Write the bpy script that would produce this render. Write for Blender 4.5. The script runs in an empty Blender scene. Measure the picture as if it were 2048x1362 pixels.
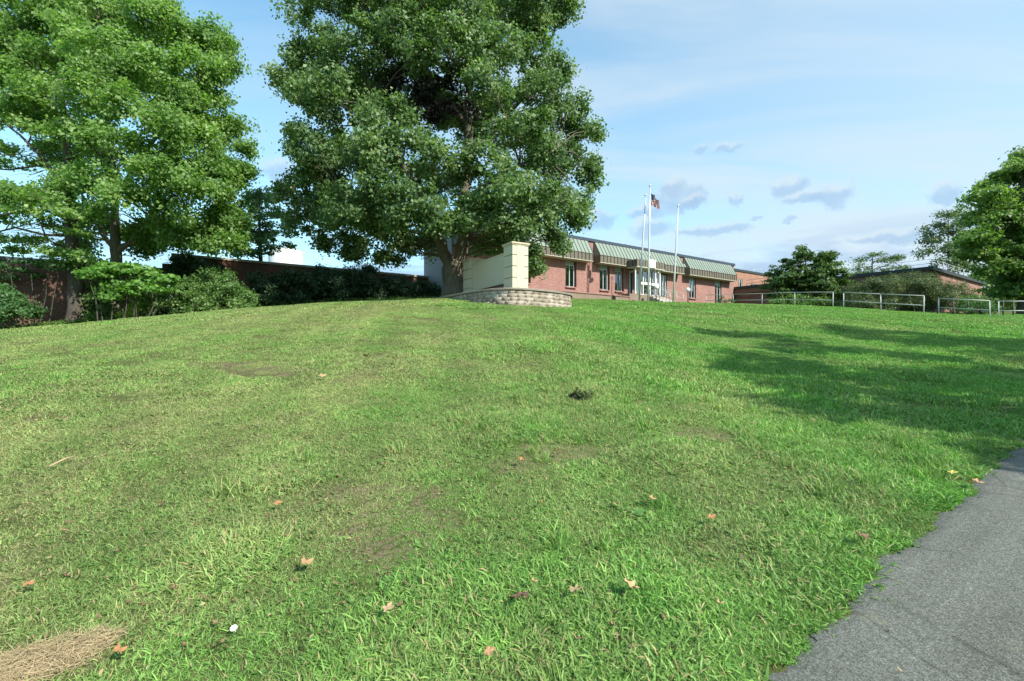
import bpy, bmesh, math, random
import numpy as np
from mathutils import Vector, Matrix

# ------------------------------------------------------------------ camera, sky, sun, exposure
S = bpy.context.scene
C = S.collection
F = 950.0                      # focal length in photo pixels (2048 wide)
EYE = 1.6
cam_d = bpy.data.cameras.new('camera')
cam_d.sensor_width = 36.0
cam_d.lens = 36.0 * F / 2048
cam_d.shift_y = 9.0 / 2048
cam_d.clip_start = 0.05
cam_d.clip_end = 5000
cam = bpy.data.objects.new('camera', cam_d); C.objects.link(cam)
cam.location = (0, 0, EYE); cam.rotation_euler = (math.radians(90), 0, 0)
S.camera = cam

SUN_EL = math.radians(41)
SUN_H = Vector((0.74, -0.67)).normalized()
sun_d = bpy.data.lights.new('sun', 'SUN'); sun_d.energy = 4.4; sun_d.angle = math.radians(0.55); sun_d.color = (1.0, 0.95, 0.86)
sun = bpy.data.objects.new('sun', sun_d); C.objects.link(sun)
sdir = Vector((SUN_H.x * math.cos(SUN_EL), SUN_H.y * math.cos(SUN_EL), math.sin(SUN_EL)))
sun.rotation_euler = sdir.to_track_quat('Z', 'Y').to_euler()
sun.location = (20, -20, 40)

W = bpy.data.worlds.new('World'); S.world = W; W.use_nodes = True
wt = W.node_tree; wt.nodes.clear()


class NT:
    """tiny helper to write node trees"""
    def __init__(s, t): s.t = t
    def n(s, typ, **kw):
        nd = s.t.nodes.new(typ)
        for k, v in kw.items(): setattr(nd, k, v)
        return nd
    def put(s, sock, v):
        if v is None: return
        if isinstance(v, bpy.types.NodeSocket): s.t.links.new(v, sock)
        else:
            if hasattr(sock.default_value, '__len__') and not hasattr(v, '__len__'): v = (v,) * len(sock.default_value)
            if hasattr(v, '__len__') and len(sock.default_value) == 4 and len(v) == 3: v = tuple(v) + (1,)
            sock.default_value = v
    def math(s, op, a, b=None, c=None, clamp=False):
        nd = s.n('ShaderNodeMath', operation=op, use_clamp=clamp)
        s.put(nd.inputs[0], a); s.put(nd.inputs[1], b); s.put(nd.inputs[2], c)
        return nd.outputs[0]
    def mix(s, f, a, b, blend='MIX'):
        nd = s.n('ShaderNodeMix', data_type='RGBA', blend_type=blend)
        s.put(nd.inputs[0], f); s.put(nd.inputs[6], a); s.put(nd.inputs[7], b)
        return nd.outputs[2]
    def noise(s, vec, scale, detail=3, rough=0.55, dist=0.0, out=0):
        nd = s.n('ShaderNodeTexNoise'); s.put(nd.inputs['Vector'], vec); s.put(nd.inputs['Scale'], scale)
        s.put(nd.inputs['Detail'], detail); s.put(nd.inputs['Roughness'], rough); s.put(nd.inputs['Distortion'], dist)
        return nd.outputs[out]
    def ramp(s, f, stops):
        nd = s.n('ShaderNodeValToRGB'); s.put(nd.inputs[0], f)
        cr = nd.color_ramp
        while len(cr.elements) < len(stops): cr.elements.new(0.5)
        for e, (p, c) in zip(cr.elements, stops):
            e.position = p; e.color = (c, c, c, 1) if not hasattr(c, '__len__') else tuple(c) + (1,)
        return nd.outputs[0]
    def sstep(s, x, a, b):
        nd = s.n('ShaderNodeMapRange', interpolation_type='SMOOTHSTEP'); s.put(nd.inputs[0], x)
        s.put(nd.inputs[1], a); s.put(nd.inputs[2], b); s.put(nd.inputs[3], 0.0); s.put(nd.inputs[4], 1.0)
        return nd.outputs[0]
    def comb(s, x, y, z):
        nd = s.n('ShaderNodeCombineXYZ'); s.put(nd.inputs[0], x); s.put(nd.inputs[1], y); s.put(nd.inputs[2], z); return nd.outputs[0]
    def sep(s, v):
        nd = s.n('ShaderNodeSeparateXYZ'); s.put(nd.inputs[0], v); return nd.outputs


def build_world():
    q = NT(wt)
    sky = q.n('ShaderNodeTexSky', sky_type='NISHITA', sun_disc=False)
    sky.sun_elevation = SUN_EL
    sky.sun_rotation = math.atan2(SUN_H.x, SUN_H.y)
    sky.air_density = 1.0; sky.dust_density = 0.6; sky.ozone_density = 1.2
    skyc = q.mix(1.0, sky.outputs[0], (.86, 1.36, 1.30), 'MULTIPLY')
    tc = q.n('ShaderNodeTexCoord')
    d = q.sep(tc.outputs['Generated'])
    dz = q.math('MAXIMUM', d[2], 0.0)
    # high thin cloud sheet, seen on a plane far above
    den = q.math('ADD', dz, 0.16)
    px = q.math('DIVIDE', d[0], den); py = q.math('DIVIDE', d[1], den)
    pv = q.comb(px, q.math('MULTIPLY', py, 1.0), 0.3)
    mp = q.n('ShaderNodeMapping'); q.put(mp.inputs['Vector'], pv); mp.inputs['Scale'].default_value = (0.55, 1.5, 1); mp.inputs['Rotation'].default_value = (0, 0, 0.25)
    n1 = q.noise(mp.outputs[0], 1.3, 6, 0.55, 0.6)
    n2 = q.noise(pv, 0.45, 3, 0.5)
    thin = q.math('MULTIPLY', q.sstep(n1, 0.34, 0.64), q.sstep(n2, 0.24, 0.52))
    az = q.math('ARCTAN2', d[0], d[1])
    el = q.math('ARCSINE', d[2])
    right = q.sstep(az, -0.55, 0.75)
    thin = q.math('MULTIPLY', thin, q.math('MULTIPLY_ADD', right, 0.55, 0.30))
    veil = q.math('MULTIPLY_ADD', q.sstep(az, -0.3, 0.8), 0.42, 0.10)
    low = q.math('SUBTRACT', 1.0, q.sstep(el, 0.02, 0.38))
    veil = q.math('ADD', veil, q.math('MULTIPLY', low, 0.42))
    f1 = q.math('ADD', veil, q.math('MULTIPLY', q.math('SUBTRACT', 1.0, veil), thin), clamp=True)
    col = q.mix(f1, skyc, (3.15, 3.7, 4.15))
    # layered grey blue stratus near the horizon
    sv = q.comb(q.math('MULTIPLY', az, 2.2), q.math('MULTIPLY', el, 11.0), 4.2)
    n3 = q.noise(sv, 1.6, 5, 0.6, 0.3)
    band = q.math('MULTIPLY', q.sstep(n3, 0.44, 0.60), q.math('SUBTRACT', 1.0, q.sstep(el, 0.13, 0.24)))
    col = q.mix(q.math('MULTIPLY', band, 0.75), col, (1.75, 2.5, 3.7))
    # small cumulus: (azimuth, elevation, half width, half height)
    warp = q.noise(q.comb(az, el, 1.0), 26.0, 5, 0.62, 0.0, 1)
    w = q.sep(warp)
    wa = q.math('ADD', az, q.math('MULTIPLY', q.math('SUBTRACT', w[0], 0.5), 0.055))
    we = q.math('ADD', el, q.math('MULTIPLY', q.math('SUBTRACT', w[1], 0.5), 0.045))
    def azel(X, Y):
        x, z = (X - 1024) / F, (690 - Y) / F
        return math.atan(x), math.atan(z / math.hypot(1, x))
    cl = [(1360, 392, 55, 32), (1345, 372, 28, 22), (1385, 405, 32, 16), (1572, 374, 42, 26), (1604, 400, 50, 16), (1672, 388, 46, 28),
          (1889, 386, 40, 26), (1398, 301, 16, 9), (1452, 297, 26, 11), (1472, 401, 16, 9), (1516, 431, 14, 7), (1583, 438, 18, 6),
          (1290, 425, 44, 16), (1180, 440, 60, 22), (1300, 455, 50, 22), (1420, 460, 90, 14), (1800, 470, 120, 18), (560, 340, 40, 30)]
    for (X, Y, rx, ry) in cl:
        a, e = azel(X, Y); ra = rx / F * math.cos(a) ** 2; re = ry / F * math.cos(a)
        dx = q.math('DIVIDE', q.math('SUBTRACT', wa, a), ra)
        dy = q.math('DIVIDE', q.math('SUBTRACT', we, e), re)
        r = q.math('ADD', q.math('MULTIPLY', dx, dx), q.math('MULTIPLY', dy, dy))
        m = q.math('SUBTRACT', 1.0, q.sstep(r, 0.3, 1.2))
        lit = q.sstep(q.math('ADD', q.math('ADD', dy, q.math('MULTIPLY', dx, -0.25)), q.math('MULTIPLY_ADD', w[2], 1.2, -.6)), -0.1, 0.65)
        cc = q.mix(lit, (1.75, 2.6, 3.65), (3.1, 3.65, 4.0))
        col = q.mix(q.math('MULTIPLY', m, 0.66 if rx > 25 and Y > 310 else 0.55), col, cc)
    bg = q.n('ShaderNodeBackground'); q.put(bg.inputs[0], col); bg.inputs[1].default_value = 0.147
    out = q.n('ShaderNodeOutputWorld'); wt.links.new(bg.outputs[0], out.inputs[0])
build_world()

S.view_settings.view_transform = 'Standard'; S.view_settings.look = 'None'
S.view_settings.exposure = 0.65; S.view_settings.gamma = 1.0
S.render.engine = 'CYCLES'
S.cycles.max_bounces = 6; S.cycles.diffuse_bounces = 3; S.cycles.glossy_bounces = 2; S.cycles.transmission_bounces = 3
S.cycles.transparent_max_bounces = 6; S.cycles.caustics_reflective = False; S.cycles.caustics_refractive = False
S.cycles.use_denoising = True; S.cycles.denoiser = 'OPENIMAGEDENOISE'; S.cycles.denoising_prefilter = 'ACCURATE'
S.render.use_persistent_data = False

# ------------------------------------------------------------------ helpers
rng = np.random.default_rng(7)
random.seed(7)
PI = math.pi
AX = (math.cos(math.atan2(.569, .822)), math.sin(math.atan2(.569, .822)))   # direction of the facades and the road
ROT = math.atan2(.569, .822)
def uv2xy(u, v): return (AX[0] * u - AX[1] * v, AX[1] * u + AX[0] * v)
def xy2uv(x, y): return (AX[0] * x + AX[1] * y, -AX[1] * x + AX[0] * y)
def U(px, v):                           # u of the point of plane v seen in photo column px
    k = (px - 1024) / F
    return v * (AX[1] + AX[0] * k) / (AX[0] - AX[1] * k)
def ray(px, py, D):                     # point at depth D seen at a photo pixel
    return Vector(((px - 1024) / F * D, D, EYE + (690 - py) / F * D))


def tag(o, label=None, cat=None, group=None, kind=None):
    if label: o['label'] = label
    if cat: o['category'] = cat
    if group: o['group'] = group
    if kind: o['kind'] = kind
    return o
def empty(name, loc, rz=0):
    o = bpy.data.objects.new(name, None); C.objects.link(o); o.location = loc; o.rotation_euler = (0, 0, rz)
    o.empty_display_size = 0.2
    return o
def link(name, me, mat=None, parent=None):
    o = bpy.data.objects.new(name, me); C.objects.link(o)
    if mat is not None:
        for m in (mat if isinstance(mat, (list, tuple)) else [mat]): me.materials.append(m)
    if parent is not None: o.parent = parent
    return o
def np_mesh(name, V, Q, attrs=None, smooth=False, uv=None):
    """V (N,3), Q (M,k) faces of the same size"""
    V = np.ascontiguousarray(V, dtype=np.float32); Q = np.ascontiguousarray(Q, dtype=np.int32)
    me = bpy.data.meshes.new(name)
    me.vertices.add(len(V)); me.vertices.foreach_set('co', V.ravel())
    k = Q.shape[1]
    me.loops.add(Q.size); me.loops.foreach_set('vertex_index', Q.ravel())
    me.polygons.add(len(Q)); me.polygons.foreach_set('loop_start', np.arange(0, Q.size, k, dtype=np.int32))
    me.polygons.foreach_set('loop_total', np.full(len(Q), k, dtype=np.int32))
    if attrs:
        for nme, a in attrs.items():
            at = me.attributes.new(nme, 'FLOAT', 'POINT'); at.data.foreach_set('value', np.ascontiguousarray(a, dtype=np.float32))
    if smooth: me.polygons.foreach_set('use_smooth', np.ones(len(Q), dtype=bool))
    me.update(calc_edges=True)
    return me


class MB:
    """collects boxes, prisms, tubes and faces; build() links them as ONE mesh"""
    def __init__(s): s.v = []; s.f = []; s.sm = []; s.mi = []; s.cur = 0
    def add(s, vs, fs, smooth=False):
        n = len(s.v); s.v += [tuple(p) for p in vs]; s.f += [tuple(i + n for i in f) for f in fs]; s.sm += [smooth] * len(fs); s.mi += [s.cur] * len(fs)
        return s
    def box(s, x0, x1, y0, y1, z0, z1):
        vs = [(x, y, z) for z in (z0, z1) for y in (y0, y1) for x in (x0, x1)]
        return s.add(vs, [(0, 2, 3, 1), (4, 5, 7, 6), (0, 1, 5, 4), (2, 6, 7, 3), (0, 4, 6, 2), (1, 3, 7, 5)])
    def prism(s, prof, x0, x1):         # prof in (y,z), extruded along x
        n = len(prof)
        vs = [(x0, y, z) for y, z in prof] + [(x1, y, z) for y, z in prof]
        fs = [tuple(range(n))[::-1], tuple(range(n, 2 * n))] + [(i, (i + 1) % n, n + (i + 1) % n, n + i) for i in range(n)]
        return s.add(vs, fs)
    def tube(s, pts, rad, k=8, cap=True, smooth=True):
        pts = [Vector(p) for p in pts]; n = len(pts)
        if not hasattr(rad, '__len__'): rad = [rad] * n
        t0 = (pts[1] - pts[0]).normalized()
        a = t0.orthogonal().normalized(); vs = []
        for i, p in enumerate(pts):
            t = (pts[min(i + 1, n - 1)] - pts[max(i - 1, 0)]).normalized()
            a = (a - t * a.dot(t)).normalized(); b = t.cross(a)
            for j in range(k):
                an = 2 * PI * j / k; vs.append(p + (a * math.cos(an) + b * math.sin(an)) * rad[i])
        fs = [(i * k + j, i * k + (j + 1) % k, (i + 1) * k + (j + 1) % k, (i + 1) * k + j) for i in range(n - 1) for j in range(k)]
        s.add(vs, fs, smooth)
        if cap:
            m = len(s.v) - len(vs)
            s.f += [tuple(m + j for j in range(k))[::-1], tuple(m + (n - 1) * k + j for j in range(k))]; s.sm += [False, False]; s.mi += [s.cur, s.cur]
        return s
    def lathe(s, prof, c=(0, 0, 0), k=20, smooth=True):   # prof (r,z)
        vs = [(c[0] + r * math.cos(2 * PI * j / k), c[1] + r * math.sin(2 * PI * j / k), c[2] + z) for r, z in prof for j in range(k)]
        fs = [(i * k + j, i * k + (j + 1) % k, (i + 1) * k + (j + 1) % k, (i + 1) * k + j) for i in range(len(prof) - 1) for j in range(k)]
        return s.add(vs, fs, smooth)
    def build(s, name, mat=None, parent=None):
        me = bpy.data.meshes.new(name); me.from_pydata(s.v, [], s.f)
        me.polygons.foreach_set('use_smooth', s.sm); me.polygons.foreach_set('material_index', s.mi); me.update()
        return link(name, me, mat, parent)


# ------------------------------------------------------------------ terrain
H0 = -1.6
_cp = []
for u in (-60, -40, -20, -8, 0, 7, 15, 30, 45, 60):
    hr = H0 + 0.075 * u if u < 40 else H0 + 3.0 + 0.03 * (u - 40)
    for v in (-25, -8, 1): _cp.append((*uv2xy(u, v), hr - (0.25 if v == -25 else 0)))
for u, v, h in [(5, 8, -.22), (-8, 8, -1.3), (-25, 15, -2.4), (13.3, 15.1, 1.54), (31.2, 8.05, 1.6), (36, 18.8, 2.95), (29.8, 24.4, 3.3),
                (-7.5, 33.6, .55), (-4.7, 33.6, 1.12), (-.4, 33.6, 1.68), (6.3, 33.6, 2.6), (16.7, 33.6, 3.5), (25, 30, 3.75), (52, 30, 3.9),
                (-30, 34, -1.2), (-7, 50, 2.0), (20, 50, 3.9), (50, 50, 4.2), (-40, 60, .5), (75, 30, 4.0), (75, 12, 3.0), (20, 20.5, 2.55)]:
    _cp.append((*uv2xy(u, v), h))
for px, py, D in [(1664, 615, 29), (1762, 622, 26.3), (1850, 629, 24.4), (1880, 632, 27), (1985, 637, 26), (2040, 630, 32), (1800, 623, 33),
                  (1600, 612, 34), (1466, 610.5, 39.5), (1133, 617, 21.5), (1024, 610, 19.6), (967, 605, 20.2), (905, 600, 22.5), (860, 600, 24.3), (2040, 622, 50), (2200, 625, 52)]:
    r = ray(px, py, D); _cp.append((r.x, r.y, r.z - EYE))
_cp = np.array(_cp)
def _k(r2): return 0.5 * r2 * np.log(r2 + 1e-9)
def _fit():
    n = len(_cp); P = _cp[:, :2] / 10
    d2 = ((P[:, None] - P[None]) ** 2).sum(-1)
    A = np.zeros((n + 3, n + 3)); A[:n, :n] = _k(d2) + np.eye(n) * 0.06
    A[:n, n] = 1; A[:n, n + 1:] = P; A[n, :n] = 1; A[n + 1:, :n] = P.T
    b = np.zeros(n + 3); b[:n] = _cp[:, 2]
    return np.linalg.solve(A, b), P
_w, _P = _fit()
def ground(x, y):
    """world z of the ground"""
    x = np.atleast_1d(np.asarray(x, dtype=float)); y = np.atleast_1d(np.asarray(y, dtype=float))
    r = np.hypot(x, y - 15); f = np.minimum(1, 62 / np.maximum(r, 1e-6))
    cx, cy = x * f, 15 + (y - 15) * f
    q = np.stack([cx, cy], -1) / 10
    out = np.zeros(len(x))
    for i in range(0, len(x), 20000):
        d2 = ((q[i:i + 20000, None] - _P[None]) ** 2).sum(-1)
        out[i:i + 20000] = _k(d2) @ _w[:-3] + _w[-3] + q[i:i + 20000] @ _w[-2:]
    far = np.clip((r - 62) / 300, 0, 1); out = out * (1 - far) + 0.5 * far
    out = out + (0.022 * np.sin(x * 1.3 + np.sin(y * .9)) * np.sin(y * 1.1 + 1.3) + 0.010 * np.sin(x * 4.1 + y * 1.7) * np.sin(y * 3.3 - x)) * np.clip(1.2 - r / 60, 0, 1)
    return out + EYE
def gz(x, y): return float(ground(x, y)[0])
def on(px, D, lift=0.0):
    """point on the ground in photo column px at depth D"""
    x = (px - 1024) / F * D
    return Vector((x, D, gz(x, D) + lift))
def hit(px, py):
    """where the ray through a photo pixel first meets the ground"""
    Ds = np.concatenate([np.arange(1.2, 12, .02), np.arange(12, 60, .1)])
    g = ground((px - 1024) / F * Ds, Ds); z = EYE + (690 - py) / F * Ds
    i = int(np.argmax(g >= z)); D = Ds[i]
    return Vector(((px - 1024) / F * D, D, g[i]))


# ------------------------------------------------------------------ materials
def new_mat(name):
    m = bpy.data.materials.new(name); m.use_nodes = True; t = m.node_tree; t.nodes.clear(); q = NT(t)
    out = q.n('ShaderNodeOutputMaterial'); bs = q.n('ShaderNodeBsdfPrincipled'); t.links.new(bs.outputs[0], out.inputs[0])
    return m, q, bs, out
def obco(q): return q.n('ShaderNodeTexCoord').outputs['Object']
def wpos(q): return q.n('ShaderNodeNewGeometry').outputs['Position']
def plain(name, col, rough=0.6, metal=0.0, var=0.12, scale=3.0, bump=0.0, bscale=30, spec=0.4):
    m, q, bs, out = new_mat(name)
    co = wpos(q); n = q.noise(co, scale, 4)
    k = q.math('MULTIPLY_ADD', n, 2 * var, 1 - var)
    q.put(bs.inputs['Base Color'], q.mix(1.0, col, q.comb(k, k, k), 'MULTIPLY'))
    bs.inputs['Roughness'].default_value = rough; bs.inputs['Metallic'].default_value = metal; bs.inputs['Specular IOR Level'].default_value = spec
    if bump:
        b = q.n('ShaderNodeBump'); b.inputs['Strength'].default_value = bump; b.inputs['Distance'].default_value = 0.02
        q.put(b.inputs['Height'], q.noise(co, bscale, 5)); q.put(bs.inputs['Normal'], b.outputs[0])
    return m
def brick(name, c1, c2, mortar, streak=0.25):
    m, q, bs, out = new_mat(name)
    p = q.sep(obco(q))
    vec = q.comb(q.math('ADD', p[0], p[1]), p[2], 0.0)
    bt = q.n('ShaderNodeTexBrick'); q.put(bt.inputs['Vector'], vec)
    bt.inputs['Scale'].default_value = 1.0; bt.inputs['Brick Width'].default_value = 0.215; bt.inputs['Row Height'].default_value = 0.075
    bt.inputs['Mortar Size'].default_value = 0.006; bt.inputs['Mortar Smooth'].default_value = 0.2; bt.inputs['Bias'].default_value = -0.1
    q.put(bt.inputs['Color1'], c1); q.put(bt.inputs['Color2'], c2); q.put(bt.inputs['Mortar'], mortar)
    n = q.noise(q.comb(q.math('MULTIPLY', p[0], 1.0), q.math('MULTIPLY', p[2], 0.5), p[1]), 1.1, 5)
    k = q.math('MULTIPLY_ADD', n, 2 * streak, 1 - streak)
    n2 = q.noise(vec, 9, 4); k = q.math('MULTIPLY', k, q.math('MULTIPLY_ADD', n2, 0.3, 0.85))
    q.put(bs.inputs['Base Color'], q.mix(1.0, bt.outputs[0], q.comb(k, k, k), 'MULTIPLY'))
    bs.inputs['Roughness'].default_value = 0.85
    b = q.n('ShaderNodeBump'); b.inputs['Strength'].default_value = 0.5; b.inputs['Distance'].default_value = 0.01; b.invert = True
    q.put(b.inputs['Height'], bt.outputs[1]); q.put(bs.inputs['Normal'], b.outputs[0])
    return m
def leafmat(name, dark, light, third=None, trans=0.32, big=0.5, rough=0.5):
    """foliage: colour varies leaf by leaf (attribute rnd) and bough by bough"""
    m, q, bs, out = new_mat(name)
    at = q.n('ShaderNodeAttribute', attribute_name='rnd'); r = at.outputs['Fac']
    n = q.noise(wpos(q), big, 3)
    f = q.math('MULTIPLY_ADD', q.math('SUBTRACT', n, 0.5), 1.1, r, clamp=True)
    stops = [(0.05, dark), (0.75, light)]
    if third: stops.append((0.97, third))
    col = q.ramp(f, stops)
    q.put(bs.inputs['Base Color'], col); bs.inputs['Roughness'].default_value = rough; bs.inputs['Specular IOR Level'].default_value = 0.45
    tr = q.n('ShaderNodeBsdfTranslucent'); q.put(tr.inputs[0], q.mix(1.0, col, (1.5, 1.75, 0.7), 'MULTIPLY'))
    mx = q.n('ShaderNodeMixShader'); mx.inputs[0].default_value = trans
    q.t.links.new(bs.outputs[0], mx.inputs[1]); q.t.links.new(tr.outputs[0], mx.inputs[2]); q.t.links.new(mx.outputs[0], out.inputs[0])
    return m

M = {}
M['brick'] = brick('red_brick', (.285, .128, .105), (.375, .19, .16), (.38, .30, .26))
M['brick_wing'] = brick('orange_brick', (.32, .15, .09), (.41, .21, .135), (.38, .29, .22))
M['brick_shade_dark'] = brick('shade_dark_brick', (.115, .052, .038), (.165, .08, .06), (.16, .125, .10), 0.45)  # albedo lowered to stand in for tree shade on the left walls
M['copper'] = plain('green_copper_sheet', (.215, .27, .222), 0.5, 0.0, 0.16, 1.3, spec=.5)
M['seam'] = plain('dark_seam', (.06, .08, .07), 0.6)
M['fascia'] = plain('weathered_fascia', (.16, .145, .11), 0.6, 0, .35, 1.6)
M['fascia_seam'] = plain('fascia_seam', (.06, .055, .045), 0.6)
M['coping'] = plain('blue_grey_coping', (.05, .07, .10), 0.5, 0, .1)
M['soffit'] = plain('soffit', (.46, .46, .36), 0.8)
M['green_panel'] = plain('pale_green_panel', (.34, .45, .40), 0.6)
M['alu'] = plain('aluminium', (.66, .68, .67), 0.4, 0.3, .06)
M['white'] = plain('white_paint', (.80, .81, .79), 0.5, 0, .04)
M['galv'] = plain('galvanised_pipe', (.44, .47, .44), 0.5, 0.2, .12, 6)
M['pole'] = plain('aluminium_pole', (.72, .73, .72), 0.35, 0.4, .06)
M['darkmetal'] = plain('dark_metal', (.03, .03, .03), 0.5)
M['concrete'] = plain('concrete', (.42, .40, .36), 0.85, 0, .2, 2.0, .3)
M['brownwall'] = plain('brown_concrete', (.25, .19, .145), 0.9, 0, .25, 1.2, .3)
M['cream'] = plain('cream_stucco', (.58, .555, .41), 0.8, 0, .05, 2.0, .25, 90)
M['cream_groove'] = plain('cream_groove', (.30, .28, .20), 0.85)
M['cream_cap'] = plain('cream_cap', (.56, .48, .34), 0.8, 0, .06)
M['cap_stone'] = plain('cap_stone', (.27, .24, .19), 0.9, 0, .3, 5, .5)
M['mulch'] = plain('dry_mulch', (.24, .17, .11), 0.95, 0, .35, 8, .8, 50)
M['roofing'] = plain('roofing', (.10, .10, .10), 0.9)
M['grey_stucco'] = plain('grey_stucco', (.42, .41, .43), 0.85)
M['dark_edge'] = plain('dark_roof_edge', (.035, .05, .05), 0.6)
M['shadowbrown'] = plain('shade_brown', (.20, .11, .08), 0.85, 0, .3, 2)  # brown that paints shade on the low wing's side and the sign's base
M['tank'] = plain('white_tank_paint', (.85, .87, .9), 0.4, 0, .03)
def glassmat():
    m, q, bs, out = new_mat('window_glass')
    gl = q.n('ShaderNodeBsdfGlossy'); gl.inputs['Roughness'].default_value = 0.03; gl.inputs['Color'].default_value = (.85, .95, .95, 1)
    tr = q.n('ShaderNodeBsdfTransparent'); tr.inputs[0].default_value = (.62, .72, .70, 1)
    lw = q.n('ShaderNodeFresnel'); lw.inputs[0].default_value = 1.7
    mx = q.n('ShaderNodeMixShader'); q.put(mx.inputs[0], q.math('ADD', lw.outputs[0], 0.30)); q.t.links.new(tr.outputs[0], mx.inputs[1]); q.t.links.new(gl.outputs[0], mx.inputs[2])
    q.t.links.new(mx.outputs[0], out.inputs[0]); return m
M['glass'] = glassmat()
M['blind'] = plain('vertical_blinds', (.34, .42, .43), 0.8)
M['interior'] = plain('interior', (.16, .18, .17), 0.9)
def globemat():
    m, q, bs, out = new_mat('white_globe'); bs.inputs['Base Color'].default_value = (.88, .88, .84, 1); bs.inputs['Roughness'].default_value = .25
    return m
M['globe'] = globemat()
def stonemat():
    m, q, bs, out = new_mat('split_face_block')
    at = q.n('ShaderNodeAttribute', attribute_name='rnd'); co = wpos(q)
    c = q.ramp(q.math('MULTIPLY_ADD', q.noise(co, 6, 5), 0.5, q.math('MULTIPLY', at.outputs['Fac'], 0.5)), [(0.2, (.24, .20, .15)), (0.5, (.38, .325, .255)), (0.8, (.50, .44, .36))])
    q.put(bs.inputs['Base Color'], c); bs.inputs['Roughness'].default_value = .95
    b = q.n('ShaderNodeBump'); b.inputs['Strength'].default_value = 1.0; b.inputs['Distance'].default_value = .03
    q.put(b.inputs['Height'], q.noise(co, 22, 6)); q.put(bs.inputs['Normal'], b.outputs[0]); return m
M['stone'] = stonemat()
def barkmat(name, a, b_, ivy=0.0):
    m, q, bs, out = new_mat(name)
    co = wpos(q); mp = q.n('ShaderNodeMapping'); q.put(mp.inputs['Vector'], co); mp.inputs['Scale'].default_value = (1, 1, .16)
    n = q.noise(mp.outputs[0], 16, 6, .65); n2 = q.noise(co, 1.7, 4)
    c = q.ramp(n, [(0.3, a), (0.7, b_)])
    c = q.mix(q.math('MULTIPLY', q.sstep(n2, .45, .65), 0.55), c, (.10, .13, .06))
    q.put(bs.inputs['Base Color'], c); bs.inputs['Roughness'].default_value = .95
    b = q.n('ShaderNodeBump'); b.inputs['Strength'].default_value = 1.0; b.inputs['Distance'].default_value = .05
    q.put(b.inputs['Height'], n); q.put(bs.inputs['Normal'], b.outputs[0]); return m
M['bark'] = barkmat('maple_bark', (.09, .075, .055), (.24, .21, .165))
M['bark_dark'] = barkmat('dark_bark', (.05, .04, .03), (.13, .11, .09))

# ---- lawn colours (shared by the soil sheet and the blades; world position based)
def lawn_fields(q):
    co = wpos(q); p = q.sep(co)
    big = q.noise(co, 0.16, 3, .5); mid = q.noise(co, 0.75, 4, .6); fine = q.noise(co, 3.2, 3, .6)
    dry = q.math('ADD', q.math('MULTIPLY_ADD', q.math('SUBTRACT', big, .5), 1.6, q.math('MULTIPLY', q.math('SUBTRACT', mid, .5), 1.9)), 0.66)
    # the slope dries out away from the kerb, to the left; the right is lush
    side = q.sstep(q.math('ADD', p[0], q.math('MULTIPLY', p[1], -0.06)), -3.5, 5.0)
    dry = q.math('ADD', dry, q.math('MULTIPLY', side, -0.50))
    dry = q.math('ADD', dry, q.math('MULTIPLY', q.math('SUBTRACT', fine, .5), 0.7), clamp=True)
    return co, p, dry, mid, fine, side
def patch(q, p, x, y, rx, ry, warp):
    dx = q.math('DIVIDE', q.math('SUBTRACT', p[0], x), rx); dy = q.math('DIVIDE', q.math('SUBTRACT', p[1], y), ry)
    r = q.math('SQRT', q.math('ADD', q.math('MULTIPLY', dx, dx), q.math('MULTIPLY', dy, dy)))
    return q.math('SUBTRACT', 1.0, q.sstep(q.math('ADD', r, q.math('MULTIPLY', q.math('SUBTRACT', warp, .5), 2.6)), .55, 1.15))
BARE = []      # (x, y, rx, ry) worn patches
for px, py, rx, ry in [(800, 1060, .42, .55), (830, 990, .35, .3), (1255, 800, .35, .22), (1120, 905, .5, .35), (1380, 870, .5, .3), (560, 740, .6, .5), (780, 1140, .2, .16),
                       (700, 985, .3, .25), (1010, 930, .3, .2), (430, 730, .7, .35)]:
    h_ = hit(px, py); BARE.append((h_.x, h_.y, rx, ry))
def blademat(name, lush, lush2, dryc, dryc2, trans=.22):
    m, q, bs, out = new_mat(name)
    co, p, dry, mid, fine, side = lawn_fields(q)
    at = q.n('ShaderNodeAttribute', attribute_name='rnd'); r = at.outputs['Fac']
    g = q.mix(r, lush, lush2); d = q.mix(r, dryc, dryc2)
    oi = q.n('ShaderNodeObjectInfo')
    c = q.mix(dry, g, d)
    # single dead blades
    dead = q.math('GREATER_THAN', q.math('MULTIPLY_ADD', dry, 0.10, r), 0.975)
    c = q.mix(dead, c, (.42, .33, .17))
    k = q.math('MULTIPLY', q.math('MULTIPLY_ADD', q.noise(co, 4.5, 4, .65), 1.0, 0.55), q.math('MULTIPLY_ADD', q.noise(co, .42, 3), 0.7, 0.65))
    c = q.mix(1.0, c, q.comb(k, k, k), 'MULTIPLY')
    band = q.math('SINE', q.math('ADD', q.math('MULTIPLY_ADD', p[0], 4.6, q.math('MULTIPLY', p[1], .9)), q.math('MULTIPLY', mid, 3.0)))
    kb = q.math('MULTIPLY_ADD', band, .07, 1.0); c = q.mix(1.0, c, q.comb(kb, kb, kb), 'MULTIPLY')
    q.put(bs.inputs['Base Color'], c); bs.inputs['Roughness'].default_value = .55; bs.inputs['Specular IOR Level'].default_value = .35
    tr = q.n('ShaderNodeBsdfTranslucent'); q.put(tr.inputs[0], q.mix(1.0, c, (1.3, 1.5, .6), 'MULTIPLY'))
    mx = q.n('ShaderNodeMixShader'); mx.inputs[0].default_value = trans
    q.t.links.new(bs.outputs[0], mx.inputs[1]); q.t.links.new(tr.outputs[0], mx.inputs[2]); q.t.links.new(mx.outputs[0], out.inputs[0])
    return m
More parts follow.
